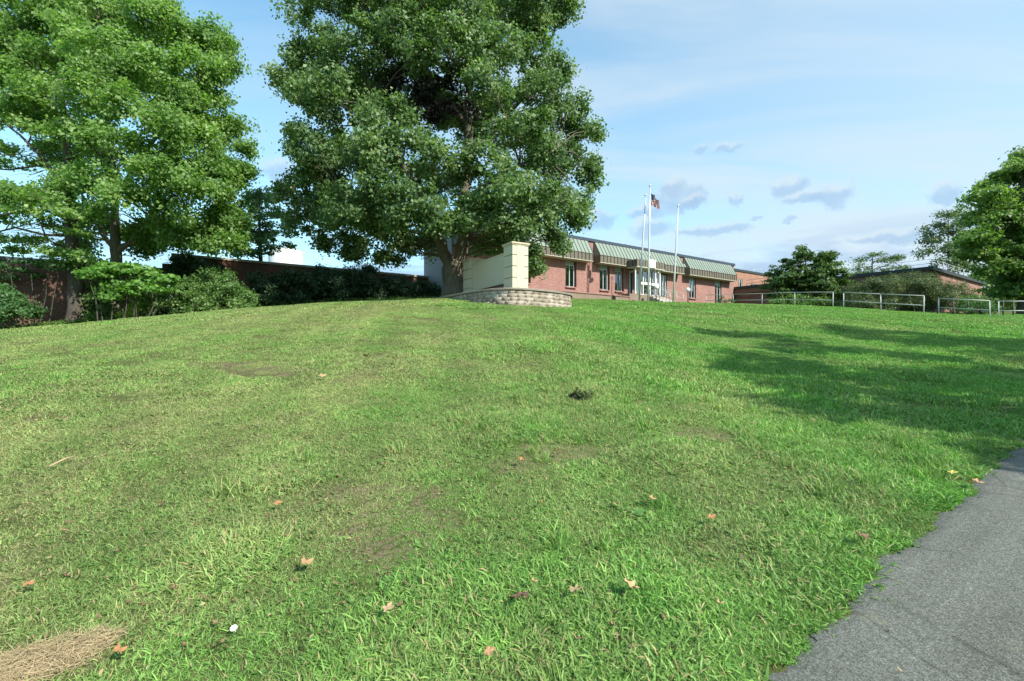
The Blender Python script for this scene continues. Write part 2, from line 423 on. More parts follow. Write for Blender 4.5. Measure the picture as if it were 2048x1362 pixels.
M['blade'] = blademat('grass_blades', (.07, .215, .034), (.22, .45, .075), (.165, .235, .07), (.38, .45, .165))
M['blade_fine'] = blademat('fine_grass', (.09, .225, .042), (.195, .38, .08), (.21, .26, .09), (.35, .40, .17))
M['weed'] = blademat('broad_weeds', (.06, .16, .035), (.15, .31, .06), (.12, .20, .06), (.24, .33, .10))
M['straw'] = plain('dry_straw', (.44, .34, .19), .8, 0, .3, 9)
def soilmat():
    m, q, bs, out = new_mat('lawn_soil')
    co, p, dry, mid, fine, side = lawn_fields(q)
    n = q.math('MULTIPLY_ADD', q.noise(co, 70, 5, .75), .62, q.math('MULTIPLY', q.noise(co, 12, 5, .7), .38))
    thatch = q.ramp(n, [(0.36, (.025, .032, .012)), (0.5, (.10, .11, .04)), (0.66, (.26, .245, .11))])
    green = q.ramp(n, [(0.36, (.025, .035, .012)), (0.5, (.08, .11, .03)), (0.66, (.18, .21, .07))])
    c = q.mix(dry, green, thatch)
    warp = q.noise(co, 4, 5, .65)
    tot = None
    for b in BARE:
        f = patch(q, p, *b, warp); tot = f if tot is None else q.math('MAXIMUM', tot, f)
    earth = q.ramp(q.noise(co, 55, 6, .75), [(0.36, (.075, .062, .035)), (0.5, (.18, .145, .085)), (0.66, (.33, .28, .17))])
    speck = q.sstep(q.noise(co, 19, 4, .6), .40, .56)
    c = q.mix(q.math('MULTIPLY', tot, speck), c, earth)
    c = q.mix(q.sstep(q.math('MULTIPLY', q.noise(co, 9, 5, .7), q.math('MULTIPLY_ADD', dry, .5, .6)), .50, .62), c, earth)
    q.put(bs.inputs['Base Color'], c); bs.inputs['Roughness'].default_value = .95; bs.inputs['Specular IOR Level'].default_value = .1
    b = q.n('ShaderNodeBump'); b.inputs['Strength'].default_value = .9; b.inputs['Distance'].default_value = .03
    q.put(b.inputs['Height'], n); q.put(bs.inputs['Normal'], b.outputs[0]); return m
M['soil'] = soilmat()
def asphaltmat():
    m, q, bs, out = new_mat('asphalt')
    co = wpos(q)
    vo = q.n('ShaderNodeTexVoronoi'); q.put(vo.inputs['Vector'], co); vo.inputs['Scale'].default_value = 190
    vs = q.sep(vo.outputs['Color'])
    n = q.noise(co, 1.2, 4); n2 = q.noise(co, 38, 6, .75)
    base = q.ramp(q.math('MULTIPLY_ADD', vs[0], .45, q.math('MULTIPLY', n2, .55)), [(0.22, (.075, .08, .066)), (0.5, (.145, .153, .130)), (0.78, (.26, .27, .235))])
    pr = q.sep(co); uu = q.math('ADD', q.math('MULTIPLY', pr[0], AX[0]), q.math('MULTIPLY', pr[1], AX[1])); vv = q.math('SUBTRACT', q.math('MULTIPLY', pr[1], AX[0]), q.math('MULTIPLY', pr[0], AX[1]))
    sk = q.noise(q.comb(q.math('MULTIPLY', uu, .35), q.math('MULTIPLY', vv, 3.0), 0.0), 2.2, 5, .6)
    k = q.math('ADD', q.math('MULTIPLY_ADD', n, .45, .45), q.math('MULTIPLY', sk, .65)); c = q.mix(1.0, base, q.comb(k, k, k), 'MULTIPLY')
    st = q.sstep(q.noise(co, 3.1, 3), .66, .74); c = q.mix(q.math('MULTIPLY', st, .25), c, (.33, .29, .16))
    # fine cracks
    vc = q.n('ShaderNodeTexVoronoi', feature='DISTANCE_TO_EDGE'); q.put(vc.inputs['Vector'], q.mix(.12, co, q.noise(co, 3, 4, out=1))); vc.inputs['Scale'].default_value = 1.1
    cr = q.math('MULTIPLY', q.math('SUBTRACT', 1.0, q.sstep(vc.outputs[0], 0.0, .016)), q.sstep(q.noise(co, .8, 2), .42, .52))
    c = q.mix(q.math('MULTIPLY', cr, .4), c, (.02, .02, .02))
    q.put(bs.inputs['Base Color'], c); bs.inputs['Roughness'].default_value = .9; bs.inputs['Specular IOR Level'].default_value = .3
    b = q.n('ShaderNodeBump'); b.inputs['Strength'].default_value = .9; b.inputs['Distance'].default_value = .012
    q.put(b.inputs['Height'], q.math('ADD', n2, q.math('MULTIPLY', vs[0], .5))); q.put(bs.inputs['Normal'], b.outputs[0]); return m
M['asphalt'] = asphaltmat()

# ------------------------------------------------------------------ the setting: ground and road
def build_ground():
    def axis(lo, hi, st):
        a = np.arange(lo, hi + 1e-6, st); out = []; g = st; x = hi
        while x < 1500: g *= 1.35; x += g; out.append(x)
        neg = []; g = st; x = lo
        while x > -1500: g *= 1.35; x -= g; neg.append(x)
        return np.array(neg[::-1] + list(a) + out)
    X = axis(-50, 60, .5); Y = axis(-14, 62, .5)
    X = np.unique(np.round(np.concatenate([X, np.arange(-5, 13, .1)]), 3)); Y = np.unique(np.round(np.concatenate([Y, np.arange(-1, 9, .1)]), 3))
    gx, gy = np.meshgrid(X, Y); z = ground(gx.ravel(), gy.ravel())
    u_, v_ = xy2uv(gx.ravel(), gy.ravel())
    z = np.where((v_ < 0.88) & (v_ > -5.8), z - 0.05, z)
    V_ = np.stack([gx.ravel(), gy.ravel(), z], -1); nx, ny = len(X), len(Y)
    i = np.arange((ny - 1) * (nx - 1)); r, c = i // (nx - 1), i % (nx - 1); a = r * nx + c
    Q = np.stack([a, a + 1, a + nx + 1, a + nx], -1)
    o = link('lawn_ground', np_mesh('lawn_ground', V_, Q, smooth=True), M['soil']); tag(o, kind='structure')
build_ground()
def edge_v(u): return 1.085 + 0.020 * np.sin(u * 2.3) + 0.020 * np.sin(u * 5.7 + 1) + 0.018 * np.sin(u * 13.1) + 0.012 * np.sin(u * 31.0) + .008 * np.sin(u * 57 + 2)
def build_road():
    us = np.concatenate([np.arange(-60, -2, .5), np.arange(-2, 12, .04), np.arange(12, 70, .5)])
    ts = np.concatenate([np.linspace(0, .7, 14), np.linspace(.72, 1, 30)])
    uu, tt = np.meshgrid(us, ts, indexing='ij'); vv = -6.0 + (edge_v(uu) + 6.0) * tt
    x, y = uv2xy(uu.ravel(), vv.ravel()); z = ground(x, y) + 0.014
    z[tt.ravel() > .999] -= 0.03
    n = len(ts); i = np.arange((len(us) - 1) * (n - 1)); r, c = i // (n - 1), i % (n - 1); a = r * n + c
    Q = np.stack([a, a + n, a + n + 1, a + 1], -1)
    o = link('road', np_mesh('road', np.stack([x, y, z], -1), Q, smooth=True), M['asphalt']); tag(o, kind='structure')
build_road()

# ------------------------------------------------------------------ grass
def blades(n, size, L, Wd, lean, droop=.5, seed=0, rmin=0.3, round_=True):
    """n grass blades in a patch; 3 segments each, returns verts, quads, rnd"""
    g = np.random.default_rng(seed)
    if round_:
        rr = np.sqrt(g.random(n)) * size * .62; th = g.random(n) * 2 * PI; bx, by = rr * np.cos(th), rr * np.sin(th)
    else: bx, by = (g.random(n) - .5) * size, (g.random(n) - .5) * size
    l = L * (rmin + (1 - rmin) * g.random(n)) ; az = g.random(n) * 2 * PI
    ln = np.clip(lean + .32 * g.standard_normal(n), .05, 1.45)     # angle from vertical at the root
    w = Wd * (.6 + .8 * g.random(n)); side = np.stack([-np.sin(az), np.cos(az), np.zeros(n)], -1)
    tw = g.standard_normal(n) * .5
    side = side * np.cos(tw)[:, None] + np.stack([np.zeros(n), np.zeros(n), np.sin(tw)], -1)
    P = np.stack([bx, by, np.full(n, -.012)], -1); pts = [P]; a = ln.copy()
    for k in range(3):
        d = np.stack([np.sin(a) * np.cos(az), np.sin(a) * np.sin(az), np.cos(a)], -1)
        P = P + d * (l / 3)[:, None]; pts.append(P); a = np.minimum(a + droop * g.random(n), 1.9)
    ws = [.75, 1.0, .72, .06]
    V_ = []
    for p, k in zip(pts, ws): V_ += [p - side * (w * k / 2)[:, None], p + side * (w * k / 2)[:, None]]
    V_ = np.stack(V_, 1)                                       # n,8,3
    V_[..., 2] = np.maximum(V_[..., 2], -.015 + .004 * g.random((n, 1)))
    base = (np.arange(n) * 8)[:, None, None]
    Q = (base + np.array([[0, 1, 3, 2], [2, 3, 5, 4], [4, 5, 7, 6]])[None]).reshape(-1, 4)
    return V_.reshape(-1, 3), Q, np.repeat(g.random(n), 8)
def rosette(g, n_leaf, L, Wd):
    """broad leaf weed: flat leaves from one root"""
    V_, Q, R = [], [], []
    for i in range(n_leaf):
        az = g.random() * 2 * PI; up = .25 + .5 * g.random(); l = L * (.6 + .6 * g.random()); w = Wd * (.7 + .6 * g.random())
        d = np.array([math.cos(az), math.sin(az), 0]); s = np.array([-math.sin(az), math.cos(az), 0]); k0 = len(V_); r = g.random()
        for t, ww in ((0, .12), (.35, .8), (.65, 1), (.9, .55), (1.03, .05)):
            p = d * l * t + np.array([0, 0, l * up * (t - .7 * t * t) + .006])
            V_ += [p - s * w * ww / 2, p + s * w * ww / 2 + np.array([0, 0, .004])]; R += [r, r]
        for j in range(4): Q.append([k0 + 2 * j, k0 + 2 * j + 1, k0 + 2 * j + 3, k0 + 2 * j + 2])
    return np.array(V_), np.array(Q), np.array(R)
def merge(parts):
    V_, Q, R, m, n = [], [], [], [], 0
    for i, (v, q_, r, mi) in enumerate(parts):
        V_.append(v); Q.append(q_ + n); R.append(r); m.append(np.full(len(q_), mi)); n += len(v)
    return np.concatenate(V_), np.concatenate(Q), np.concatenate(R), np.concatenate(m)
src = bpy.data.collections.new('grass_patches')          # never linked to the scene: only read by the lawn's node tree
def patch_obj(i, parts, mats):
    V_, Q, R, m = merge(parts); me = np_mesh('grass_patch_%02d' % i, V_, Q, {'rnd': R})
    me.polygons.foreach_set('material_index', m.astype(np.int32)); me.update()
    for x in mats: me.materials.append(x)
    o = bpy.data.objects.new('grass_patch_%02d' % i, me); src.objects.link(o)
def weeds(g, n, size, L, Wd, leaves=7):
    out = []
    for k in range(n):
        v, q_, r = rosette(g, leaves, L, Wd); rr = math.sqrt(g.random()) * size * .55; th = g.random() * 6.28
        v = v + np.array([rr * math.cos(th), rr * math.sin(th), 0]); out.append((v, q_, r, 1))
    return out
mats = [M['blade'], M['weed'], M['blade_fine'], M['straw']]
gg = np.random.default_rng(3)
T = 0.30
for i in range(3):     # 0-2 near mixed turf
    patch_obj(i, [(*blades(560, T, .062, .0052, 1.05, .5, 10 + i), 0), (*blades(640, T, .050, .0026, .75, .5, 20 + i), 2), (*blades(40, T, .07, .0022, 1.4, .2, 30 + i), 3)] + weeds(gg, 3, T, .024, .010), mats)
for i in range(2):     # 3-4 near lush crabgrass tufts
    patch_obj(3 + i, [(*blades(760, T, .085, .0066, .95, .6, 40 + i), 0), (*blades(260, T, .07, .003, .6, .5, 45 + i), 2)] + weeds(gg, 4, T, .03, .012), mats)
for i in range(2):     # 5-6 near short, worn
    patch_obj(5 + i, [(*blades(620, T, .052, .0048, 1.05, .5, 50 + i), 0), (*blades(700, T, .040, .0025, .9, .5, 55 + i), 2), (*blades(120, T, .06, .002, 1.45, .1, 58 + i), 3)] + weeds(gg, 1, T, .02, .009), mats)
patch_obj(7, [(*blades(90, .16, .15, .006, .45, .5, 60, .5), 0)], mats)        # 7 tall tuft
patch_obj(8, weeds(gg, 9, .2, .042, .018, 9) + [(*blades(120, .25, .07, .005, .8, .5, 62), 0)], mats)      # 8 broadleaf weeds
T2 = .75
for i in range(3):     # 9-11 middle distance
    patch_obj(9 + i, [(*blades(1900, T2, .062, .0085, .85, .5, 70 + i), 0), (*blades(2200, T2, .052, .0055, .7, .5, 75 + i), 2), (*blades(120, T2, .07, .005, 1.4, .1, 78 + i), 3)] + weeds(gg, 4, T2, .035, .014), mats)
patch_obj(12, [(*blades(2400, T2, .085, .010, .65, .5, 81), 0), (*blades(900, T2, .075, .006, .7, .5, 82), 2)] + weeds(gg, 6, T2, .04, .018), mats)
patch_obj(13, [(*blades(2300, T2, .052, .008, .95, .4, 83), 0), (*blades(2800, T2, .042, .005, .9, .4, 84), 2), (*blades(260, T2, .06, .004, 1.4, .1, 85), 3)], mats)
T3 = 1.8
for i in range(2):     # 14-15 far
    patch_obj(14 + i, [(*blades(4600, T3, .075, .020, .6, .4, 90 + i), 0), (*blades(4200, T3, .065, .013, .7, .4, 95 + i), 2)], mats)

def vnoise(x, y, s, seed):
    g = np.random.default_rng(seed); t = g.random((64, 64)); x = x * s; y = y * s
    xi, yi = np.floor(x).astype(int), np.floor(y).astype(int); fx, fy = x - xi, y - yi; fx = fx * fx * (3 - 2 * fx); fy = fy * fy * (3 - 2 * fy)
    a = t[xi % 64, yi % 64]; b = t[(xi + 1) % 64, yi % 64]; c = t[xi % 64, (yi + 1) % 64]; d = t[(xi + 1) % 64, (yi + 1) % 64]
    return (a * (1 - fx) + b * fx) * (1 - fy) + (c * (1 - fx) + d * fx) * fy
PL = [(2.49, 21.5), (1.64, 20.5), (.75, 19.8), (0, 19.5), (-.81, 19.85), (-1.85, 20.9), (-2.94, 22.55), (-4.2, 24.3)]
STRAWC = hit(60, 1335)
STRAW = []
def in_planter(x, y):
    return (((x - .2) / 3.0) ** 2 + ((y - 23.3) / 3.9) ** 2) < 1
def verge(pts, rot, scl, typ):
    # crabgrass and plantain crowding over the kerbless road edge
    for u in np.arange(-4, 14, .055):
        for k in range(4):
            uu = u + rng.random() * .05; vv = float(edge_v(uu)) + .19 * rng.random() + .035; x, y = uv2xy(uu, vv)
            pts.append((x, y, gz(x, y) + .004)); rot.append((0, 0, rng.random() * 6.28)); scl.append(.30 + .35 * rng.random()); typ.append(int(rng.choice([0, 1, 3, 5, 6, 2, 4])))
def scatter():
    pts, rot, scl, typ = [], [], [], []
    def ring(r0, r1, step, types):
        n = int((2 * r1 / step)) + 1
        gx, gy = np.meshgrid((np.arange(n) - n / 2) * step, (np.arange(n) - n / 2) * step)
        x, y = gx.ravel() + (rng.random(gx.size) - .5) * step, gy.ravel() + (rng.random(gx.size) - .5) * step
        r = np.hypot(x, y); k = (r >= r0) & (r < r1) & (y > -3.0 + .0 * x) & (np.abs(x) < 1.35 * y + 6.5)
        x, y = x[k], y[k]; u, v = xy2uv(x, y)
        lim = edge_v(u) + (.12 if step < .4 else .4)
        k = ((v > lim) | (v < -6.3)) & (v < 33.3) & ~((v > 27.3) & (u > 17)) & ~in_planter(x, y) & ~((u > 51) & (v > 12.5))
        x, y, u, v = x[k], y[k], u[k], v[k]
        lush = vnoise(x, y, .55, 1) * .6 + vnoise(x, y, 1.7, 2) * .4 + np.clip((x - .06 * y + 2) / 9, -.1, .32) + np.clip(.25 - (v - 1) * .2, 0, .3)
        worn = np.zeros(len(x))
        for (bx, by, rx, ry) in BARE:
            worn = np.maximum(worn, 1.25 - np.sqrt(((x - bx) / rx) ** 2 + ((y - by) / ry) ** 2) - 1.3 * (vnoise(x, y, 4, 5) - .5))
        ds = np.sqrt(((x - STRAWC.x) / .42) ** 2 + ((y - STRAWC.y) / .26) ** 2)
        q_ = rng.random(len(x)); t = types(lush, worn, q_)
        keep = ~((worn > .55) & (rng.random(len(x)) < .30)) & ~(ds < .7)
        z = ground(x, y); e = .3
        nx, ny = -(ground(x + e, y) - ground(x - e, y)) / (2 * e), -(ground(x, y + e) - ground(x, y - e)) / (2 * e)
        s = .65 + .65 * rng.random(len(x)); s = np.where(lush > .75, s * 1.15, s); s = np.where(worn > 0, s * .75, s)
        for i in np.nonzero(keep)[0]:
            qn = Vector((0, 0, 1)).rotation_difference(Vector((nx[i], ny[i], 1)).normalized())
            e3 = (qn.to_matrix() @ Matrix.Rotation(random.random() * 6.283, 3, 'Z')).to_euler()
            pts.append((x[i], y[i], z[i])); rot.append(tuple(e3)); scl.append(s[i]); typ.append(int(t[i]))
    def near(l, w, q_): 
        t = np.where(l > .78, 3 + (q_ * 2).astype(int), (q_ * 3).astype(int)); t = np.where((l < .38) | (w > 0), 5 + (q_ * 2).astype(int), t)
        t = np.where((q_ > .965) & (l > .5), 7, t); return np.where((q_ < .015) & (l > .45), 8, t)
    def midf(l, w, q_):
        t = 9 + (q_ * 3).astype(int); t = np.where(l > .8, 12, t); return np.where((l < .3) | (w > 0), 13, t)
    ring(0, 7.5, .145, near)
    verge(pts, rot, scl, typ); ring(7.2, 19, .50, midf); ring(18.5, 50, 1.15, lambda l, w, q_: 14 + (q_ * 2).astype(int))
    me = bpy.data.meshes.new('lawn_grass'); me.from_pydata(pts, [], [])
    a = me.attributes.new('rot', 'FLOAT_VECTOR', 'POINT'); a.data.foreach_set('vector', np.array(rot, dtype=np.float32).ravel())
    a = me.attributes.new('scl', 'FLOAT', 'POINT'); a.data.foreach_set('value', np.array(scl, dtype=np.float32))
    a = me.attributes.new('typ', 'INT', 'POINT'); a.data.foreach_set('value', np.array(typ, dtype=np.int32))
    o = link('lawn_grass', me); tag(o, 'short patchy mown grass with weeds covering the slope', 'grass', kind='stuff')
    ng = bpy.data.node_groups.new('lawn', 'GeometryNodeTree')
    ng.interface.new_socket('Geometry', in_out='INPUT', socket_type='NodeSocketGeometry'); ng.interface.new_socket('Geometry', in_out='OUTPUT', socket_type='NodeSocketGeometry')
    N, Lk = ng.nodes, ng.links
    gi, go = N.new('NodeGroupInput'), N.new('NodeGroupOutput'); ip = N.new('GeometryNodeInstanceOnPoints'); ci = N.new('GeometryNodeCollectionInfo')
    ci.inputs['Collection'].default_value = src; ci.inputs['Separate Children'].default_value = True; ci.inputs['Reset Children'].default_value = True
    def na(nm, ty): n_ = N.new('GeometryNodeInputNamedAttribute'); n_.data_type = ty; n_.inputs[0].default_value = nm; return n_.outputs[0]
    m2p = N.new('GeometryNodeMeshToPoints'); Lk.new(gi.outputs[0], m2p.inputs[0])
    Lk.new(m2p.outputs[0], ip.inputs['Points']); Lk.new(ci.outputs[0], ip.inputs['Instance']); ip.inputs['Pick Instance'].default_value = True
    Lk.new(na('typ', 'INT'), ip.inputs['Instance Index']); Lk.new(na('rot', 'FLOAT_VECTOR'), ip.inputs['Rotation']); Lk.new(na('scl', 'FLOAT'), ip.inputs['Scale'])
    Lk.new(ip.outputs[0], go.inputs[0])
    md = o.modifiers.new('lawn', 'NODES'); md.node_group = ng
    print('grass instances', len(pts))
scatter()

# straw lying at the bottom left
def straw():
    v, q_, r = blades(3600, 1.0, .085, .0018, 1.47, .12, 99)
    v = v.reshape(-1, 8, 3); c = STRAWC
    ctr = v[:, 0, :2]; off = ctr * np.array([.50, .24]) ; rotm = .55
    ox = off[:, 0] * math.cos(rotm) - off[:, 1] * math.sin(rotm); oy = off[:, 0] * math.sin(rotm) + off[:, 1] * math.cos(rotm)
    v[..., 0] += (ox - ctr[:, 0])[:, None]; v[..., 1] += (oy - ctr[:, 1])[:, None]
    v[..., 2] += (rng.random(len(v)) * .03)[:, None] + .012
    v = v.reshape(-1, 3); v[:, 0] += c.x; v[:, 1] += c.y; v[:, 2] += ground(v[:, 0], v[:, 1])
    o = link('dry_straw', np_mesh('dry_straw', v, q_, {'rnd': r}), M['straw'])
    tag(o, 'matted patch of dry tan straw in the grass at the near left corner', 'straw', kind='stuff')
straw()
# ------------------------------------------------------------------ buildings (u along the facade, v into the hill, h above eye level)
class LB(MB):
    """mesh builder in facade coordinates of one building"""
    def __init__(s, b): super().__init__(); s.b = b
    def ubox(s, u0, u1, v0, v1, h0, h1):
        b = s.b; return s.box(u0 - b.u, u1 - b.u, v0 - b.v, v1 - b.v, h0 - b.h, h1 - b.h)
    def p(s, u, v, h): b = s.b; return (u - b.u, v - b.v, h - b.h)
    def utube(s, pts, rad, k=6): return s.tube([s.p(*p) for p in pts], rad, k)
    def to(s, name, mat, parent=None): return s.build(name, mat, parent or s.b.o)
class Bld:
    def __init__(s, name, u, v, h, label, cat, group=None):
        s.u, s.v, s.h = u, v, h
        x, y = uv2xy(u, v); s.o = empty(name, (x, y, h + EYE), ROT); tag(s.o, label, cat, group)
    def mb(s): return LB(s)
def wall_open(mb, a0, a1, z0, z1, t, ops, plane='u', at=0.0):
    """wall slab with openings; ops = (a0,a1,z0,z1); thickness t going to +v (plane u) or +u (plane v)"""
    A = sorted({a0, a1, *[o[0] for o in ops], *[o[1] for o in ops]}); Z = sorted({z0, z1, *[o[2] for o in ops], *[o[3] for o in ops]})
    def solid(i, j):
        if i < 0 or j < 0 or i >= len(A) - 1 or j >= len(Z) - 1: return False
        a, z = (A[i] + A[i + 1]) / 2, (Z[j] + Z[j + 1]) / 2
        return not any(o[0] < a < o[1] and o[2] < z < o[3] for o in ops)
    def P(a, d, z): return mb.p(a, at + d, z) if plane == 'u' else mb.p(at + d, a, z)
    for i in range(len(A) - 1):
        for j in range(len(Z) - 1):
            if not solid(i, j): continue
            x0, x1, y0, y1 = A[i], A[i + 1], Z[j], Z[j + 1]
            F_ = [[P(x0, 0, y0), P(x1, 0, y0), P(x1, 0, y1), P(x0, 0, y1)], [P(x0, t, y0), P(x0, t, y1), P(x1, t, y1), P(x1, t, y0)]]
            if not solid(i - 1, j): F_.append([P(x0, 0, y0), P(x0, 0, y1), P(x0, t, y1), P(x0, t, y0)])
            if not solid(i + 1, j): F_.append([P(x1, 0, y0), P(x1, t, y0), P(x1, t, y1), P(x1, 0, y1)])
            if not solid(i, j - 1): F_.append([P(x0, 0, y0), P(x0, t, y0), P(x1, t, y0), P(x1, 0, y0)])
            if not solid(i, j + 1): F_.append([P(x0, 0, y1), P(x1, 0, y1), P(x1, t, y1), P(x0, t, y1)])
            for f in F_: mb.add(f, [(0, 1, 2, 3)])
    return mb
def window(b, u0, u1, h0, h1, v, mull=(0.5,), sill=True, name='window', fmat='alu', panel=None, blind=True):
    """frame (the part) > pane, sill, blind; v is the plane of the glass"""
    f = b.mb(); w = .06
    f.ubox(u0, u0 + w, v - .05, v + .05, h0, h1); f.ubox(u1 - w, u1, v - .05, v + .05, h0, h1)
    f.ubox(u0 + w, u1 - w, v - .05, v + .05, h0, h0 + w); f.ubox(u0 + w, u1 - w, v - .05, v + .05, h1 - w, h1)
    for m in mull:
        um = u0 + (u1 - u0) * m; f.ubox(um - w / 2, um + w / 2, v - .047, v + .047, h0 + w, h1 - w)
    fr = f.to(name, M[fmat])
    g = b.mb(); g.add([g.p(u0 + .01, v + .005, h0 + .01), g.p(u1 - .01, v + .005, h0 + .01), g.p(u1 - .01, v + .005, h1 - .01), g.p(u0 + .01, v + .005, h1 - .01)], [(0, 1, 2, 3)])
    g.build('pane', M['glass'], fr)
    if blind:
        s = b.mb(); ua = u0 + .05 if blind == 'full' else u0 + (u1 - u0) * (.30 if int(u0) % 2 else .08); n = max(2, 2 * int((u1 - .05 - ua) / .12)); top = h1 - .03
        for i in range(n):
            a, c = ua + (u1 - .05 - ua) * i / n, ua + (u1 - .05 - ua) * (i + 1) / n; e, f_ = (.12, .19) if i % 2 else (.19, .12)
            s.add([s.p(a, v + e, h0 + .08), s.p(c, v + f_, h0 + .08), s.p(c, v + f_, top), s.p(a, v + e, top)], [(0, 1, 2, 3)])
        s.build('blind', M['blind'], fr)
    if sill:
        s = b.mb(); s.ubox(u0 - .04, u1 + .06, v - .30, v - .052, h0 - .10, h0 - .004); s.build('sill', M['brick'], fr)
    if panel:
        s = b.mb(); s.ubox(u0, u1, v - .03, v + .04, h1 + .003, panel); s.build('panel', M['green_panel'], fr)
    return fr

VF = 29.9; DEP = 4.8
UL, UR = U(905, VF), U(1468, VF)
GH = 3.55
main = Bld('office_building', U(1290, VF), VF, GH, 'long red brick office building with green standing seam mansard roof beyond the flagpoles', 'building')
ROOF = 8.95; SO = 7.05; SILL = 4.86; WT = 6.72
g1a, g1b, g2a, g2b, e3 = U(1173.5, VF), U(1187, VF), U(1356, VF), U(1366, VF), U(1460, VF)
wins = [(U(1044, VF), U(1061.5, VF)), (U(1131, VF), U(1153, VF)), (U(1199.3, VF), U(1219.5, VF)), (U(1229.7, VF), U(1247.5, VF))]
wR = (U(1378.5, VF), U(1392, VF)); wD = (U(1430, VF), U(1443, VF))
ent = (U(1256, VF), U(1334, VF))
ops = [(a, c, SILL, SO) for a, c in wins] + [(*wR, SILL, SO - .02), (*wD, 4.15, SO - .02), (*ent, 4.52, SO - .04)]
m_ = main.mb(); wall_open(m_, UL, UR, GH - 1, ROOF, .28, ops, 'u', VF)
m_.ubox(UL, UL + .25, VF + .28, VF + DEP, GH - 1, ROOF); m_.ubox(UR - .25, UR, VF + .28, VF + DEP, GH - 1, ROOF); m_.ubox(UL + .25, UR - .25, VF + DEP - .25, VF + DEP, GH - 1, ROOF)
m_.to('wall', M['brick'])
m_ = main.mb(); m_.ubox(UL + .3, UR - .3, VF + 1.5, VF + 1.6, GH - 1, ROOF - .3); m_.ubox(UL + .3, UR - .3, VF + .3, VF + 1.5, SILL - .3, SILL - .2)
m_.to('interior_wall', M['interior'])
m_ = main.mb(); m_.ubox(UL + .25, UR - .25, VF + .28, VF + DEP - .25, ROOF - .25, ROOF - .1); m_.to('roof', M['roofing'])
m_ = main.mb(); m_.ubox(UL - .05, UR + .05, VF - .12, VF + .4, ROOF, ROOF + .24); m_.ubox(UL - .05, UL + .4, VF + .4, VF + DEP, ROOF, ROOF + .24); m_.ubox(UR - .4, UR + .05, VF + .4, VF + DEP, ROOF, ROOF + .24)
m_.to('coping', M['coping'])
m_ = main.mb(); m_.ubox(UL - .06, UL - .003, VF + .02, VF + DEP - .1, GH - 1, ROOF - .003); m_.to('end_wall', M['grey_stucco'])
def mansard(u0, u1):
    out, brk = .78, 7.74
    m = main.mb()
    prof = [(VF - .004 - main.v, ROOF - .04 - main.h), (VF - .12 - main.v, ROOF - .04 - main.h), (VF - out - main.v, brk - main.h), (VF - .004 - main.v, brk - main.h)]
    m.prism(prof, u0 - main.u, u1 - main.u)
    n = max(2, round((u1 - u0) / .43)); s = m; s.cur = 1; s2 = main.mb(); s2.cur = 1
    for i in range(n + 1):
        a = u0 + .02 + (u1 - u0 - .04) * i / n
        s.utube([(a, VF - .135, ROOF - .05), (a, VF - out - .012, brk + .01)], .028, 4)
        s2.ubox(a - .02, a + .02, VF - out - .035, VF - out + .02, SO + .06, brk - .03)
    o = m.to('mansard', [M['copper'], M['seam']])
    f = s2; f.cur = 0; f.ubox(u0, u1, VF - out + .012, VF - out + .09, SO, brk - .002); f.ubox(u0, u0 + .06, VF - out + .09, VF - .004, SO, brk - .002); f.ubox(u1 - .06, u1, VF - out + .09, VF - .004, SO, brk - .002)
    f.ubox(u0 - .02, u1 + .02, VF - out - .03, VF - out + .012, brk - .03, brk + .0)
    fo = f.build('fascia', [M['fascia'], M['fascia_seam']], o)
    f = main.mb(); f.ubox(u0 + .06, u1 - .06, VF - out + .09, VF - .004, SO - .0, SO + .05)
    f.ubox(u0 - .005, u1 + .005, VF - out - .02, VF - out + .011, SO - .0, SO + .055); f.build('soffit', M['soffit'], o)
mansard(U(1010, VF), g1a); mansard(g1b, g2a); mansard(g2b, e3)
mansard(UL, U(1004, VF))
for a, c in wins: window(main, a + .02, c - .18, SILL + .004, WT, VF + .16, panel=SO - .01)
window(main, wR[0] + .02, wR[1] - .1, SILL + .004, SO - .35, VF + .16, panel=SO - .03, blind='full')
window(main, wD[0] + .02, wD[1] - .1, 4.16, SO - .35, VF + .16, mull=(0.5,), sill=False, name='side_door', fmat='white', panel=SO - .03, blind='full')
# recessed entrance glazing left and right of the vestibule
def glaz(u0, u1, v, h0, h1, mulls, band=None, name='glazing', mat='white'):
    f = main.mb(); w = .09
    for k, mu in enumerate(mulls):
        f.ubox(mu - w / 2, mu + w / 2, v - .06, v + .06, h0, h1)
    A = [u0] + list(mulls) + [u1]
    f.ubox(u0, u1, v - .056, v + .056, h1 + .001, h1 + .10); f.ubox(u0, u1, v - .056, v + .056, h0 - .10, h0 - .001)
    for a, c in zip(A[:-1], A[1:]):
        if band and c - a > .3: f.ubox(a + w / 2 + .002, c - w / 2 - .002, v - .05, v + .05, band[0], band[1])
    fr = f.to(name, M[mat])
    g = main.mb(); g.add([g.p(u0, v + .004, h0), g.p(u1, v + .004, h0), g.p(u1, v + .004, h1), g.p(u0, v + .004, h1)], [(0, 1, 2, 3)]); g.build('pane', M['glass'], fr)
    return fr
glaz(ent[0] + .05, U(1279, VF), VF + .16, 4.64, SO - .25, [ent[0] + .1, U(1266, VF), U(1276, VF)], name='entrance_glazing', mat='alu')
glaz(U(1320, VF), ent[1] - .05, VF + .16, 4.64, SO - .25, [U(1321, VF), U(1327, VF), ent[1] - .1], name='entrance_glazing', mat='alu')
VV = 28.75
vu0, vu1 = U(1279, VV), U(1318, VV)
mm = [vu0 + .06, U(1285.5, VV), U(1299.5, VV), U(1312.5, VV), vu1 - .06]
vf = glaz(vu0, vu1, VV, 4.62, SO - .32, mm, band=(5.50, 5.72), name='entrance_doors')
